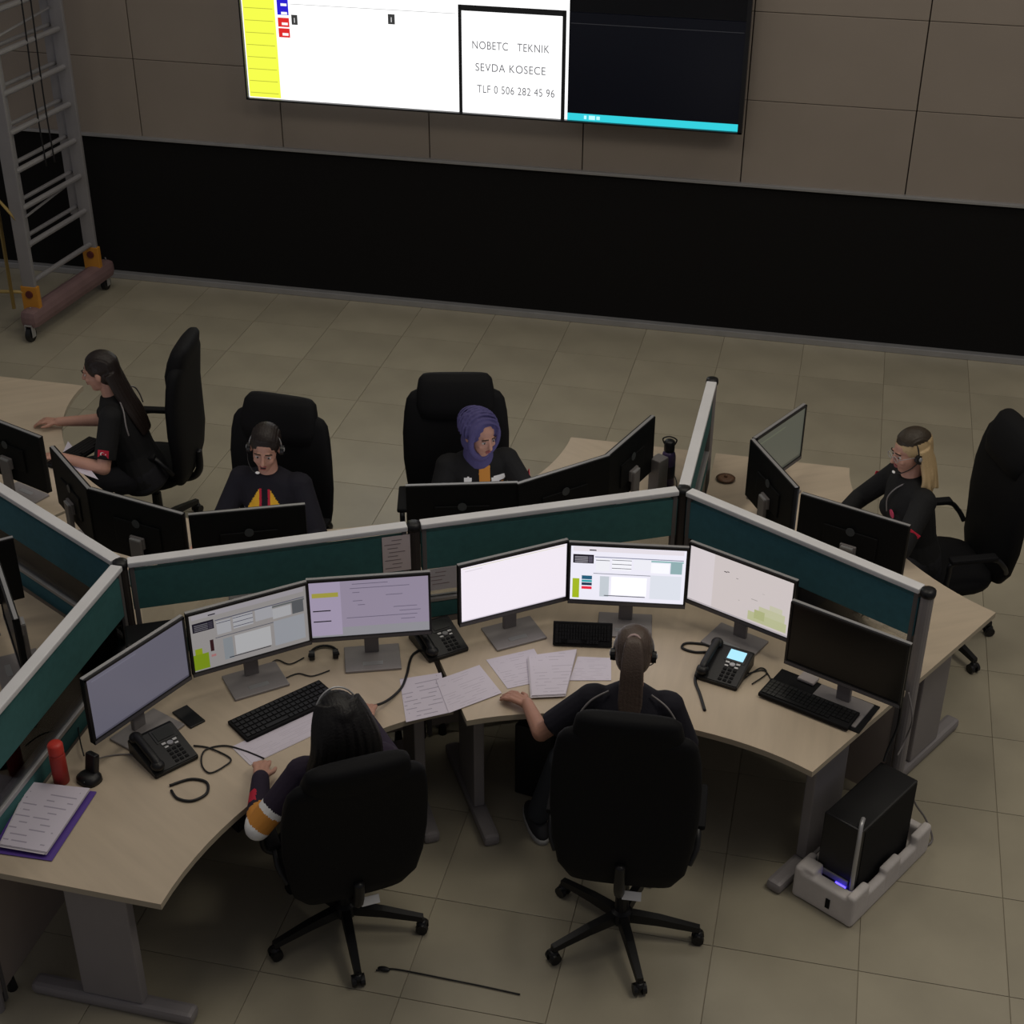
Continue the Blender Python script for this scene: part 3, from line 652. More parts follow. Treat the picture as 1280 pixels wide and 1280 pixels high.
fl = person((-1.64, 4.30, 0), 30, 'person with black hair, back turned, dark jacket with an orange panel on the arm', .10, 8, 14,
    [((-2.0, 4.33, .80), (-.3, .9, 0), (-.15, -1, -.6)), ((-1.70, 4.78, .80), (-.2, .9, 0), (.6, -.3, -.6))], m_skin, [m_plum, m_orange, m_reflect, m_red], 2, strand_hair(CAP, locksA, h_black), reg_fl, headset=1, hunch=.0, hz=-.04, band=.120)

# 2 front right: brown ponytail, navy polo with grey piping
pony = [([(0, -.085, .075), (.014*k, -.125, .06), (.021*k, -.138, -.03), (.024*k, -.125, -.12), (.024*k, -.112, -.20), (.008*k, -.10, -.27)], .015, .007) for k in (-1.6, -.95, -.3, .3, .95, 1.6)]
def scr(t, hp, hm, tp, TM, arms):
    piping(t, tp, m_stand)
    part('hair_tie', MB().tube([hp(.024*math.cos(a), -.098-.003, .068+.024*math.sin(a)) for a in [2*PI*k/12 for k in range(12)]], .006, 6, True), mat('pale_pink_tie', (.45, .33, .32), .7), t, True)
fp = person((-.60, 4.78, 0), 4, 'person with brown ponytail, back turned, in a navy polo shirt leaning over papers', .36, 2, 26,
    [((-1.07, 5.06, .785), (-.9, .45, 0), (-.6, -.6, -.7)), ((-.46, 5.12, .785), (-.2, .9, 0), (.5, -.3, -.9))], m_skin2, [m_navy], .78,
    strand_hair(CAP, crown_locks(n=13, low=-.03, r0=.006)+pony, h_brown), feet=((-1.02, 5.12, 0), (-.74, 4.98, 0)), headset=1, hz=.03, extra=scr, trous=m_jean)

# 3 yellow-collared woman
def reg_yel(c, n, TM, P0, arms):
    l = (c-np.array(P0))@np.array(TM); out = np.zeros(len(c)); x, y, z = l[:, 0], l[:, 1], l[:, 2]
    f = (y > .03)
    out[f & (np.abs(x) > .030) & (np.abs(x) < .030+.62*(.425-z)) & (z < .425) & (z > .315)] = 1
    out[f & (np.abs(x) > .07) & (np.abs(x) < .14) & (z < .285) & (z > .25)] = 2
    out[f & (np.abs(np.abs(x)-.024) < .006) & (z > .30) & (z < .43)] = 3
    return out
bun = crown_locks(n=11, low=-.02, r0=.006)+[([(0, -.09, .02), (0, -.118, .0), (0, -.10, -.03)], .03, .02)]
person((-2.67, 6.32, 0), 180, 'woman with dark tied-back hair and headset, speaking, in a navy jacket with yellow collar panels', .20, 12, 14,
    [((-2.30, 5.93, .785), (0, -1, 0), (.8, .3, -.6)), ((-2.98, 5.92, .785), (.1, -1, 0), (-.9, .2, -.5))][::-1] if False else [((-2.36, 5.93, .785), (0, -1, 0), (.35, .2, -.9)), ((-2.94, 5.93, .785), (.1, -1, 0), (-.35, .2, -.9))],
    m_skin, [m_navy, m_yellow, m_reflect, m_red], 1.7, strand_hair(CAP, bun, h_dark), reg_yel, headset=1, mouth=True, shift=(0, 0), roll=-6)

# 4 headscarfed woman
def scarf(t, hp, hm, tp):
    m = mat('blue_headscarf', (.085, .075, .21), .8, bump=(60, .4, .004))
    q = MB()
    q.ell(hp(0, -.030, .030), (.092, .098, .096), hm, 20, 12); q.ell(hp(0, -.028, -.055), (.080, .075, .075), hm, 20, 12)
    q.cone(hp(0, -.01, -.09), tp(0, .0, .455), .066, .082, 20, True)
    q.tube([hp(.082*math.cos(a), .040-.012*math.sin(a), -.004+.100*math.sin(a)) for a in [2*PI*k/28 for k in range(28)]], .017, 8, True)
    q.ell(hp(0, .022, -.112), (.058, .052, .028), hm)
    for k in range(8):
        y = .045-.021*k; rr = math.sqrt(max(.05, 1-((y+.03)/.112)**2))
        q.tube([hp(.098*rr*math.cos(a), y-.012*math.sin(2*a), .028+.104*rr*math.sin(a)) for a in [PI*(j-1)/14 for j in range(17)]], .006, 6)
    remesh(q, 'headscarf', .0048, [m], smooth=1, parent=t)
def reg_or(c, n, TM, P0, arms):
    l = (c-np.array(P0))@np.array(TM); out = np.zeros(len(c)); x, y, z = l[:, 0], l[:, 1], l[:, 2]; f = (y > .02)
    out[f & (x > -.050) & (x < .012) & (z < .45)] = 1
    out[f & (x > -.125) & (x < .0) & (z < .345) & (z > .27)] = 1
    out[f & (x > -.13) & (x < -.055) & (z < .385) & (z > .352)] = 2
    out[f & (x > .05) & (x < .155) & (z < .325) & (z > .292)] = 2
    out[f & (x > .05) & (x < .085) & (z < .40-.4*np.abs(.065-x)) & (z > .355)] = 2
    return out
def sc_extra(t, hp, hm, tp, TM, arms):
    o = TM @ V((1, .35, 0)); patch(t, arm_pt(arms[1], .45, o, .064), o, arms[1][0]-arms[1][1], .06, .055, m_red, True, label='red badge with white crescent and star')
    o = TM @ V((-1, .1, 0)); patch(t, arm_pt(arms[0], .35, o, .064), o, arms[0][0]-arms[0][1], .05, .04, m_red, True, label='red badge with white crescent and star')
person((-1.74, 6.80, 0), 206, 'woman in a blue headscarf and black jacket with orange and reflective strips', .30, 22, 14,
    [((-1.30, 6.44, .785), (.6, -.7, 0), (.5, .4, -.7)), ((-1.72, 6.36, .79), (.6, -.7, 0), (-.4, -.2, -.9))], m_skin, [m_blk, m_orange, m_reflect], 2, scarf, reg_or, extra=sc_extra, hunch=.03)

# 5 blonde woman
def blond(t, hp, hm, tp):
    q = MB()
    for c, r_ in CAP: q.ell(hp(*c), r_, hm, 20, 12)
    for pts, r0, r1 in crown_locks(n=13, low=-.10, r0=.007): q.tube(spline([hp(*p) for p in pts], 3), r0, 8)
    for i in range(15):
        a = -1.75+3.5*i/14; sx, cy_ = math.sin(a), math.cos(a)
        q.tube(spline([hp(.074*sx, -.03-.05*cy_, .03), hp(.092*sx, -.030-.072*cy_, -.06), hp(.112*sx, -.02-.085*cy_, -.13), hp(.120*sx+.012*(-1)**i, -.0-.10*cy_, -.185-.02*(i % 3))], 5), [.019-.0005*k for k in range(16)], 8)
    o = remesh(q, 'hair', .0048, [h_blond, mat('dark_hair_roots', (.035, .024, .014), .5, bump=(120, .5, .003))], (lambda c, n: ((c-np.array(hc_of(hp)))@np.array(hm.transposed()).T[:, 2] > .070)), smooth=2, parent=t)
def hc_of(hp): return hp(0, 0, 0)
def bl_extra(t, hp, hm, tp, TM, arms):
    g = MB()
    for s in (-1, 1): g.tube([hp(s*.028+.021*math.cos(a), .097, .004+.016*math.sin(a)) for a in [2*PI*k/16 for k in range(16)]], .0016, 5, True); g.tube([hp(s*.049, .095, .008), hp(s*.078, .0, .006)], .0014, 5)
    g.tube([hp(-.007, .098, .006), hp(.007, .098, .006)], .0014, 5); part('glasses', g, m_silver, t, True)
    o = TM @ V((-1, .1, 0.1)); o = TM @ V((-1, .35, 0)); patch(t, arm_pt(arms[0], .55, o, .064), o, arms[0][0]-arms[0][1], .065, .045, m_red, True, label='red badge with white crescent and star')
    o = TM @ V((1, .4, 0)); patch(t, arm_pt(arms[1], .3, o, .064), o, arms[1][0]-arms[1][1], .05, .045, m_red, True, label='red badge with white crescent and star')
    q = MB().lathe([(.024, 0), (.024, .004)], n=16); e_ = obj('chest_emblem', q.mesh('chest_emblem', mat('pink_red_emblem', (.55, .05, .12), .7)), t)
    Mx = TM.to_4x4() @ Matrix.Rotation(-PI/2, 4, 'X'); Mx.translation = tp(-.075, .132, .33); e_.matrix_local = Mx
    part('collar_piping', MB().tube(spline([tp(-.05, .045, .47), tp(-.03, .09, .44), tp(-.005, .125, .38), tp(0, .13, .30)]), .004, 6), m_stand, t, True)
person((.54, 6.98, 0), 114, 'woman with shoulder-length blonde hair, glasses and headset, in a black polo shirt', .20, 6, 14,
    [((.24, 6.66, .785), (-1, -.2, 0), (.2, -.9, -.5)), ((.16, 6.94, .785), (-1, -.1, 0), (.1, 1, -.4))], m_skin, [m_blk], 1.8, blond, headset=-1, extra=bl_extra)

# 6 long-haired woman at far left
longl = crown_locks(n=13, low=-.10, r0=.006)+[([(.07*math.sin(a), -.055-.035*math.cos(a), 0), ('t', .085*math.sin(a), -.06-.045*math.cos(a), .45), ('t', .09*math.sin(a), -.085-.04*math.cos(a), .33), ('t', .07*math.sin(a), -.10-.03*math.cos(a), .22)], .021, .008) for a in [-1.3+2.6*i/9 for i in range(10)]]
def ll_extra(t, hp, hm, tp, TM, arms):
    piping(t, tp, m_stand)
    o = TM @ V((-1, .0, 0.1)); patch(t, arm_pt(arms[0], .62, o, .064), o, arms[0][0]-arms[0][1], .06, .045, m_red, True, label='red badge with white crescent and star')
person((-3.74, 6.90, 0), 104, 'woman with long dark hair in a black short-sleeved polo, forearms on the leftmost desk', .26, -4, 12,
    [((-4.02, 6.60, .785), (-.9, .0, 0), (.3, -.5, -.9)), ((-4.24, 6.98, .785), (-1, -.05, 0), (.2, .5, -.8))], m_skin, [m_blk], .82, strand_hair(CAP, longl, h_dark), extra=ll_extra, hunch=.02)

# ------------------------------------------------------------------ things on the desks
def Ud(px, py): return U(px, py, DZ)
def desk_phone(c, rz, label, lit):
    t = thing('desk_phone', label, 'telephone', (c.x, c.y, DZ), R(rz))
    def sl(y): return .022+.055*(y+.11)/.22
    prof = [(-.11, .0), (-.11, .022), (.09, .072), (.11, .07), (.11, .0)]
    part('body', MB().rings([[V((x, y, z)) for y, z in prof] for x in (-.10, .10)]), m_black, t, bevel=.004)
    M = Matrix.Rotation(math.atan2(.05, .20), 3, 'X')
    part('display', MB().box((.035, .055, .0665), (.075, .055, .004), M), emat('9fd8ee', 1.2) if lit else mat('dead_lcd', (.01, .012, .012), .3), t, label='lit pale blue display' if lit else None)
    part('display_bezel', MB().box((.035, .055, .064), (.098, .075, .004), M, .002), m_bezel, t)
    part('navigation_keys', MB().cone((.035, 0, .050), (.035, .0, .056), .014, .013, 14).box((.01, .008, .054), (.018, .010, .004), M).box((.06, .008, .054), (.018, .010, .004), M).box((.012, -.012, .049), (.016, .008, .004), M).box((.058, -.012, .049), (.016, .008, .004), M), m_silver, t)
    for i in range(3):
        for j in range(4):
            y = -.030-.020*j; part('key', MB().box((.012+.023*i, y, .0235+.05*(y+.11)/.2), (.016, .012, .005), M, .0015), m_blackm, t)
    hs = part('handset', MB().tube(spline([(-.072, -.09, .045), (-.072, -.07, .062), (-.072, 0, .078), (-.072, .07, .09), (-.072, .09, .085)], 5), .018, 10).ell((-.072, -.085, .045), (.028, .030, .022)).ell((-.072, .085, .082), (.028, .030, .022)), m_black, t, True)
    return t
def cable(pts, r, label, name='cable', m=None, cat='cable', close=False, group=None, k=8):
    return tag(part(name, MB().tube(spline(pts, k, close), r, 8, close), m or m_black, None, True), label, cat, group)
def dp(px, py, h=.006): return U(px, py, DZ+h)
def angp(p0, p1):
    d = p1-p0; return math.degrees(math.atan2(d.y, d.x))
desk_phone(Ud(205, 945), angp(Ud(178, 965), Ud(240, 935))+0+0, 'black desk phone with unlit display in front of the plain grey monitor', False)
desk_phone(Ud(905, 840), angp(Ud(872, 850), Ud(930, 868)), 'black desk phone with glowing blue display right of the ponytailed worker', True)
cable([dp(212, 982), dp(238, 974), dp(258, 978), dp(258, 992), dp(240, 1001), dp(222, 998), dp(214, 988)], .006, 'thick black handset cord looped on the desk below the unlit phone', 'handset_cord', close=False)
cable([dp(242, 932), dp(262, 935), dp(288, 948), dp(280, 958), dp(262, 966), dp(252, 955), dp(256, 938), dp(280, 932), dp(305, 938), dp(330, 948)], .0035, 'thin black headset cable looped beside the unlit phone', 'headset_cable')
cable([dp(884, 815), dp(868, 815), dp(853, 810), dp(858, 804), dp(878, 805), dp(888, 808)], .006, 'black cord loop left of the glowing phone', 'handset_cord')
cable([dp(874, 832, .02), dp(869, 850), dp(875, 868), dp(881, 888)], .007, 'black coiled cord hanging down the desk from the glowing phone', 'handset_cord')
cable([dp(455, 885, .05), dp(480, 878, .02), dp(500, 862), dp(508, 845), dp(515, 820), dp(530, 810)], .006, 'thick black headset cable arching right of the black-haired worker', 'headset_cable')
# mobile phone
def slab(c, rz, d, m, name, label, cat, m2=None, extra=None, z=DZ, b=.004, group=None):
    t = thing(name, label, cat, (c.x, c.y, z), R(rz), group)
    part('case', MB().box((0, 0, d[2]/2), d, None, b), m, t)
    part('top_face', MB().box((0, 0, d[2]+.0003), (d[0]*.94, d[1]*.94, .0012)), m2 or m, t)
    return t
slab(Ud(236, 897), angp(Ud(212, 890), Ud(240, 914)), (.145, .075, .009), m_black, 'mobile_phone', 'black mobile phone lying face up between the unlit phone and the keyboard', 'phone', m_bezel)
# keyboards
def keyboard(c, rz, label, w=.44, d=.15, tilt=0, z=DZ):
    t = thing('keyboard', label, 'keyboard', (c.x, c.y, z), R(rz)); t.rotation_euler = (R(tilt), 0, R(rz))
    part('tray', MB().box((0, 0, .009), (w, d, .018), None, .004), m_blackm, t)
    for j in range(5):
        q = MB()
        for i in range(19 if j else 15):
            if j == 0 and 4 <= i <= 8: continue
            q.box((-w/2+.02+i*(w-.04)/18, -d/2+.022+j*(d-.044)/4, .020), (.018, .019, .005), None)
        if j == 0: q.box((-w/2+.02+6*(w-.04)/18, -d/2+.022, .020), (.11, .019, .005))
        part('key_row', q, m_black, t)
    return t
k0, k1, k2 = Ud(275, 905), Ud(392, 852), Ud(303, 928)
kc = (Ud(303, 928)+Ud(275, 905)+Ud(392, 852)+Ud(425, 875))/4; ka = angp(k0, k1)
keyboard(kc+V((0.02, .0, 0)), ka, 'black keyboard lying left of the black-haired worker', .46, .16)
slab(kc+V((.075, -.15, 0)), ka, (.42, .15, .003), mat('plain_white', (.62, .58, .64), .6), 'paper_sheet', 'white sheet tucked along the near side of the left keyboard', 'paper', m_paper2, b=.0006)
keyboard(Ud(728, 803)+V((0, 0, .0)), angp(Ud(690, 800), Ud(765, 803)), 'black keyboard stood up against the base of the bright form monitor', .27, .11, 60, z=DZ+.048)
# flat black keyboard and mat before the dark monitor
m0, m1, m3 = Ud(952, 872), Ud(1072, 920), Ud(975, 832)
slab((Ud(952, 872)+Ud(1072, 920)+Ud(1098, 880)+Ud(978, 835))/4, angp(Ud(952, 872), Ud(1072, 920)), (.47, .22, .006), m_blackm, 'desk_mat', 'flat black mat beneath the switched-off monitor', 'mat', m_blackm)
keyboard((Ud(952, 872)+Ud(1072, 920)+Ud(1098, 880)+Ud(978, 835))/4+V((-.045, -.055, .0)), angp(Ud(952, 872), Ud(1072, 920)), 'black keyboard on the flat mat at the right end of the front desk', .42, .13, z=DZ+.008)
slab(Ud(1010, 852), -25, (.08, .06, .012), mat('pale_card', (.40, .36, .36), .6), 'card_box', 'small pale card lying beneath the switched-off monitor', 'card', z=DZ+.01)
# papers
def sheets(quad, label, m, n=1, name='paper_sheet', off=0., under=None):
    P = [Ud(*p) for p in quad]
    t = thing(name, label, 'paper', (0, 0, 0)); c = sum(P, V())/4; ang = math.atan2((P[1]-P[0]).y, (P[1]-P[0]).x)
    t.location = (c.x, c.y, DZ+off); t.rotation_euler = (0, 0, ang); I = Matrix.Rotation(-ang, 3, 'Z')
    for i in range(n):
        g = MB(); vs = []
        for z in (.0006+.0028*i, .0022+.0028*i): vs += [I @ (p-c)+V((.004*math.sin(i*2.1), .005*math.cos(i*1.7), z-DZ+DZ)) for p in P]
        vs = [V((v.x, v.y, z)) for v, z in zip(vs, [.0006+.0028*i]*4+[.0022+.0028*i]*4)]
        g.add(vs, [(0, 3, 2, 1), (4, 5, 6, 7), (0, 1, 5, 4), (1, 2, 6, 5), (2, 3, 7, 6), (3, 0, 4, 7)])
        part('sheet', g, (m if i == n-1 else mat('plain_white', '', .6)) if not (under and i < n-1) else under, t)
    return t
sheets([(508, 904), (562, 892), (552, 842), (500, 850)], 'printed sheet left of centre on the front desk', m_paper)
sheets([(562, 893), (628, 868), (600, 833), (546, 852)], 'plain white sheet overlapping the printed sheet', m_paper2, off=.003)
sheets([(635, 862), (690, 850), (668, 812), (608, 826)], 'open white sheet left of the thick notebook', m_paper2, off=.0)
nb = sheets([(664, 874), (706, 872), (720, 816), (660, 824)], 'thick open notebook in front of the ponytailed worker', m_paper2, n=5, name='notebook', off=.004)
sheets([(712, 852), (764, 852), (764, 824), (722, 822)], 'white sheet right of the notebook, partly under the worker\'s arm', m_paper2, off=.001)
st = sheets([(0, 1062), (58, 1072), (112, 992), (38, 984)], 'stack of printed sheets with purple edge on the lower left desk', m_paper, n=5, name='paper_stack', off=.012)
fd = sheets([(-12, 1066), (64, 1077), (120, 991), (36, 981)], 'purple folder under the printed sheet stack', mat('purple_folder', (.10, .05, .30), .5), n=2, name='folder', under=mat('purple_folder', (.10, .05, .30), .5))
sheets([(75, 572), (100, 592), (122, 600), (84, 552)], 'white sheet under the long-haired woman\'s hands', m_paper2)
keyboard(Ud(100, 570)+V((-.02, .0, 0)), 75, 'pale-edged keyboard under the long-haired woman\'s hands', .36, .13, z=DZ+.004)
# red bottle
c = Ud(66, 975); t = thing('bottle', 'red cylindrical bottle standing against the lower left teal screen', 'bottle', (c.x+.04, c.y, DZ))
part('body', MB().lathe([(.026, 0), (.032, .004), (.032, .135), (.029, .15)], n=24), mat('red_plastic', (.42, .035, .025), .45), t, True); part('lid', MB().lathe([(.0305, .150), (.031, .155), (.031, .19), (.026, .198), (.01, .20)], n=24), mat('bright_red_lid', (.62, .05, .035), .4), t, True)
# purple bottle
c = Ud(833, 612); t = thing('bottle', 'dark purple drinking bottle with black lid left of the middle post', 'bottle', (c.x-.005, c.y+.06, DZ))
part('body', MB().lathe([(.034, 0), (.038, .006), (.038, .17), (.034, .19), (.026, .205)], n=24), mat('purple_bottle', (.07, .045, .12), .3), t, True)
part('lid', MB().lathe([(.027, .205), (.029, .21), (.029, .26), (.022, .268)], n=24), m_black, t, True); part('label_band', MB().lathe([(.0385, .05), (.0388, .052), (.0388, .12), (.0385, .122)], n=24), mat('dark_wrap', (.02, .016, .03), .4), t, True)
part('carry_loop', MB().tube(spline([(-.028, 0, .245), (-.036, 0, .275), (0, 0, .29), (.036, 0, .275), (.028, 0, .245)]), .004, 6), m_black, t, True)
# grey speaker left of bottle
c = Ud(813, 625)+V((.02, .11, 0)); t = thing('speaker', 'small grey upright speaker left of the purple bottle', 'speaker', (c.x, c.y, DZ), R(150))
part('cabinet', MB().box((0, 0, .10), (.07, .08, .20), None, .006), m_stand, t); part('grille', MB().box((0, -.042, .10), (.06, .004, .18)), m_blackm, t); part('foot', MB().box((0, 0, .003), (.075, .085, .006)), m_black, t)
# small black phone cradle near the red bottle
c = Ud(112, 975); t = thing('headset_charger', 'black headset charger standing right of the red bottle', 'charger', (c.x, c.y, DZ), R(-20))
part('base', MB().rings([sup(0, 0, z, a, b_, 18) for z, a, b_ in ((0, .052, .045), (.02, .050, .043), (.035, .03, .03))]), m_black, t, True); part('cradle', MB().box((-.005, .03, .06), (.055, .03, .10), Matrix.Rotation(-.2, 3, 'X'), .008), m_black, t)
part('status_light', MB().box((.008, -.036, .022), (.018, .006, .004)), m_white, t)
cable([dp(118, 950, .03), dp(135, 945), dp(160, 943), dp(180, 950)], .003, 'grey cable between the headset charger and the unlit phone', m=m_stand)
cable([dp(105, 945, .03), dp(100, 925, .05), dp(98, 905), dp(104, 880)], .003, 'black cable rising behind the headset charger')
# black box phone between the two desks
desk_phone(Ud(548, 806), angp(Ud(525, 812), Ud(570, 798)), 'black phone wedged between the lilac list monitor and the blank white monitor', False)
t = thing('headset', 'black headset lying on the desk between the dim form monitor and the lilac list monitor', 'headset', tuple(dp(405, 822, .0)), R(20))
part('band', MB().tube([(.065*math.cos(a), .075*math.sin(a), .012) for a in [PI*k/12 for k in range(13)]], .006, 8), m_black, t, True)
for s in (-1, 1): part('ear_cushion', MB().cone((s*.065, -.005, .022), (s*.04, -.005, .022), .022, .02, 14), m_black, t)
# brown hand bell / pot lid shaped holder, back right desk
c = Ud(907, 600); t = thing('saucer', 'small brown saucer with a knob right of the middle post', 'saucer', (c.x, c.y, DZ))
mm = mat('brown_ceramic', (.16, .085, .05), .45)
part('dish', MB().lathe([(.02, 0), (.045, .008), (.052, .014), (.03, .016), (.012, .020)], n=24), mm, t, True); part('knob', MB().lathe([(.006, .018), (.010, .024), (.008, .032), (.003, .036)], n=12), mm, t, True)
# loose desk cables
for i, (pts, lab) in enumerate([
    ([(330, 838), (345, 825), (362, 830), (380, 822)], 'black cable curling right of the dim form monitor stand'), ([(352, 850), (372, 842), (390, 845), (412, 838)], 'thin cable in front of the lilac list monitor stand'),
    ([(722, 792), (728, 785), (742, 784), (750, 790)], 'small black cable loop behind the upright keyboard'), ([(928, 850), (950, 835), (958, 842), (940, 855)], 'black cable right of the glowing phone'),
    ([(935, 842), (955, 838), (965, 852)], 'thin cable beside the flat black mat'), ([(1072, 775), (1085, 765), (1105, 768), (1120, 764)], 'black cable behind the switched-off monitor'),
    ([(820, 615), (838, 618), (846, 606), (842, 592)], 'black cable curling between bottle and middle post')]):
    cable([dp(*p) for p in pts], .003, lab)
# dark adapter boxes behind the dark monitor
for (px, py, rz, lab) in ((1055, 755, -30, 'dark adapter box behind the switched-off monitor'),):
    c = Ud(px, py); t = thing('adapter_box', lab, 'box', (c.x, c.y, DZ), R(rz)); part('shell', MB().box((0, 0, .03), (.17, .10, .06), None, .012), m_black, t); part('vent', MB().box((0, 0, .0605), (.10, .05, .002)), m_blackm, t)
# tall black desktop unit in the left corner
c = U(188, 790, DZ+.22); t = thing('computer', 'black computer unit in the corner under the left post', 'computer', (c.x, c.y, DZ), R(28)); part('case', MB().box((0, 0, .11), (.22, .16, .22), None, .01), m_black, t); part('front_panel', MB().box((0, -.082, .11), (.20, .006, .20), None, .003), m_blackm, t)
# notice on the partition
an = math.atan2((A-B).y, (A-B).x)
def notice(f, z, w, h, label, m):
    p = B+(A-B)*f; n = V((math.sin(an), -math.cos(an), 0)); p = p+n*.0175
    t = thing('notice', label, 'notice', (p.x, p.y, z), an); part('sheet', MB().box((0, 0, 0), (w, .0015, h)), m, t)
    part('text_lines', MB().add([], []) if False else [q.box((-.02 if i % 3 else 0, -.0012, h/2-.022-i*.021), (w*(.55 if i % 2 else .35), .0006, .004)) for q in [MB()] for i in range(int(h/.021)-1)][-1], mat('grey_print', (.30, .24, .25), .8), t)
notice(.468, 1.10, .135, .19, 'pinkish printed notice fixed beside the middle slim post', mat('pinkish_paper', (.75, .65, .66), .8))
notice(.545, .93, .15, .12, 'grey printed card fixed low on the screen left of the blank white monitor', mat('greyish_paper', (.55, .52, .55), .8))

# ------------------------------------------------------------------ computers on the floor
def tower(loc, rz, label, led, z=0.):
    t = thing('computer_tower', label, 'computer', (loc[0], loc[1], z), R(rz))
    part('case', MB().box((0, 0, .205), (.185, .44, .40), None, .008), m_black, t); part('front_panel', MB().box((0, -.225, .205), (.185, .02, .41), None, .008), m_bezel, t)
    part('side_panel', MB().box((.0935, 0, .205), (.003, .42, .38)), m_blackm, t)
    if led:
        part('front_arch', MB().tube(spline([(.09, -.245, .02), (.095, -.262, .2), (.09, -.25, .36), (.075, -.22, .425), (.06, -.18, .43)]), .010, 8), m_silver, t, True, label='curved silver front trim')
        part('silver_strip', MB().box((-.01, -.238, .10), (.15, .008, .03), None, .003), m_silver, t); part('power_light', MB().box((.035, -.243, .075), (.05, .004, .016)), emat('4a3cff', 5), t, label='glowing blue light')
    for s in (-1, 1): part('rubber_foot', MB().box((s*.07, 0, .004), (.025, .36, .008)), m_black, t)
    return t
pt = V((.42, 5.20, 0)); pa = -30
t = thing('foam_tray', 'white moulded foam packing tray on the floor under the right desk end', 'packing', tuple(pt), R(pa))
m_foam = mat('white_foam', (.62, .58, .56), .85, bump=(80, .4, .003), noise=(9, .08))
q = MB()
q.box((0, 0, .02), (.30, .64, .04), None, .01)
for s in (-1, 1):
    for i, (y0, y1, h) in enumerate(((-.32, -.2, .17), (-.2, -.06, .12), (-.06, .06, .15), (.06, .2, .11), (.2, .32, .16))): q.box((s*.130, (y0+y1)/2, h/2), (.042, y1-y0+.012, h), None, .014)
q.box((0, -.295, .075), (.29, .06, .15), None, .015).box((0, .30, .07), (.29, .045, .14), None, .015).box((-.1, -.275, .1), (.09, .08, .16), None, .015)
remesh(q, 'tray', .006, [m_foam], smooth=5, parent=t)
part('slot', MB().box((.03, -.327, .07), (.02, .006, .05)), m_blackm, t)
tower((pt.x, pt.y+.0), pa, 'black computer tower with silver arch and blue light in the foam tray', True, .042)
tower((-1.06, 5.58), -10, 'black computer tower in shadow under the desk beside the ponytailed worker', False)
tower((-2.30, 5.05), -35, 'black computer tower in shadow under the left desk', False)
cable([(.58, 5.42, .35), (.63, 5.48, .2), (.69, 5.50, .1), (.73, 5.47, .02), (.70, 5.43, .01), (.64, 5.46, .05)], .005, 'grey cable hanging behind the computer in the foam tray', m=m_stand)
cable([(.50, 5.52, .73), (.50, 5.50, .6), (.47, 5.45, .5), (.46, 5.42, .46)], .006, 'black cable dropping from the right desk end to the computer')
cable([(.53, 5.60, .72), (.56, 5.55, .62), (.55, 5.56, .5), (.52, 5.50, .44)], .004, 'pale cable hanging from the right desk end', m=m_stand)
P = [U(470, 1213, .008), U(490, 1211, .006), U(520, 1216, .006), U(560, 1224, .006), U(600, 1232, .006), U(650, 1243, .006)]
t = cable(P, .0032, 'thin dark cable lying on the floor right of the left chair', k=6)
part('plug', MB().ell((P[0]+P[1])/2+V((0, 0, .004)), (.028, .012, .010)), m_black, t, True)

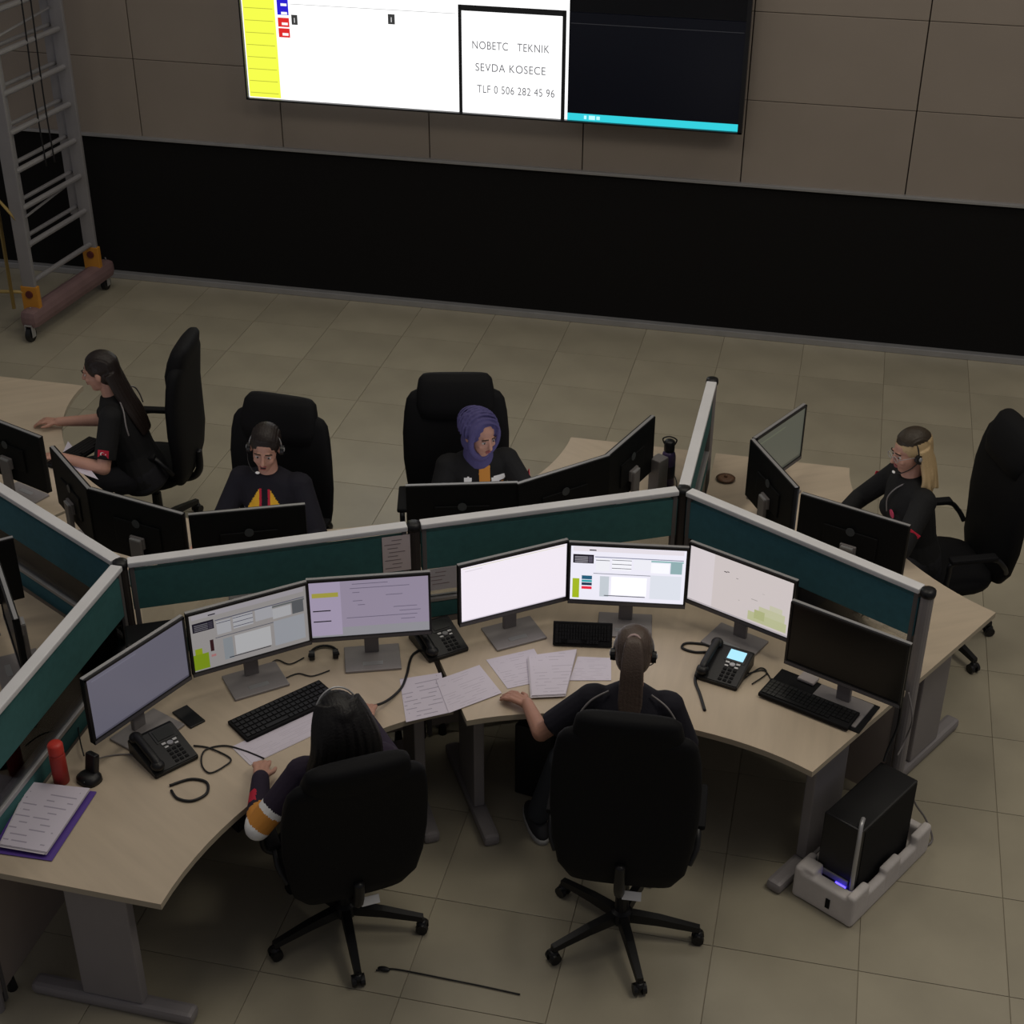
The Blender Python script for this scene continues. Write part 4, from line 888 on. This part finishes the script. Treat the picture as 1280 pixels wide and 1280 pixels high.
# ------------------------------------------------------------------ rolling ladder at the far left
t = thing('rolling_ladder', 'aluminium rolling ladder with orange feet and reddish stabiliser bar on casters', 'ladder', (-5.86, 10.05, 0))
m_lad = mat('ladder_aluminium', (.30, .29, .30), .45, .3, noise=(5, .06)); m_bar = mat('reddish_grey_bar', (.20, .125, .125), .6, noise=(6, .1)); m_or = mat('orange_plastic_foot', (.55, .24, .03), .5)
la, lb = V((-.02, -.45, 0)), V((.06, .40, 0)); H = 3.4
for p in (la, lb):
    part('stile', MB().box(p+V((0, 0, .22+H/2)), (.105, .035, H), None, .006), m_lad, t)
    part('foot_plate', MB().box(p+V((0, 0, .27)), (.135, .045, .26), None, .006), m_or, t)
    part('bolt', MB().cone(p+V((0, -.02, .34)), p+V((0, -.034, .34)), .03, .028, 12).cone(p+V((0, -.02, .21)), p+V((0, -.034, .21)), .03, .028, 12), mat('dark_red_bolt', (.10, .02, .02), .5), t)
for k in range(12): z = .42+.28*k; part('rung', MB().cone(la+V((0, 0, z)), lb+V((0, 0, z)), .021, .021, 12), m_lad, t)
o2 = V((-.075, .08, 0))
for p in (la, lb): part('inner_stile', MB().box(p*.86+o2+V((0, 0, .65+H/2)), (.11, .03, H), None, .005), m_lad, t)
for k in range(11): z = .72+.28*k; part('inner_rung', MB().cone(la*.86+o2+V((0, 0, z)), lb*.86+o2+V((0, 0, z)), .016, .016, 12), m_lad, t)
part('stabiliser_bar', MB().box(V((.04, .0, .17)), (.14, 1.16, .14), Matrix.Rotation(-.09, 3, 'Z'), .05), m_bar, t)
for p in (V((-.01, -.56, 0)), V((.09, .50, 0))):
    q = MB().cone(p+V((-.018, 0, .055)), p+V((.018, 0, .055)), .055, .055, 20); cs = part('caster', q, m_black, t)
    part('fork', MB().box(p+V((-.027, .0, .085)), (.006, .05, .10), None, .002).box(p+V((.027, .0, .085)), (.006, .05, .10), None, .002).box(p+V((0, 0, .13)), (.06, .05, .008)), m_silver, cs)
    part('brake_lever', MB().tube([p+V((0, .04, .12)), p+V((0, .07, .20)), p+V((0, .05, .25))], .006, 6), m_steel, cs)
for k, (x, y) in enumerate(((.02, -.06), (.035, .04))): part('rope', MB().tube(spline([(x, y, 3.5), (x+.02, y+.03, 2.6), (x+.01, y+.02, 1.7), (x+.03, y+.0, 1.2)]), .006, 6), m_black, t, True)
part('yellow_brace', MB().tube([V((-.12, -.55, .25)), V((-.14, -.50, 1.1)), V((-.02, -.45, .9))], .014, 8).tube([V((-.3, -.5, .35)), V((-.02, -.45, .35))], .014, 8), mat('yellow_tube', (.42, .30, .10), .5), t, True)
part('cross_brace', MB().tube([la+V((0, 0, .9)), lb+V((-.05, 0, .95))], .010, 6).tube([la+V((0, 0, 2.2)), lb+V((-.05, 0, 2.25))], .010, 6), m_lad, t)
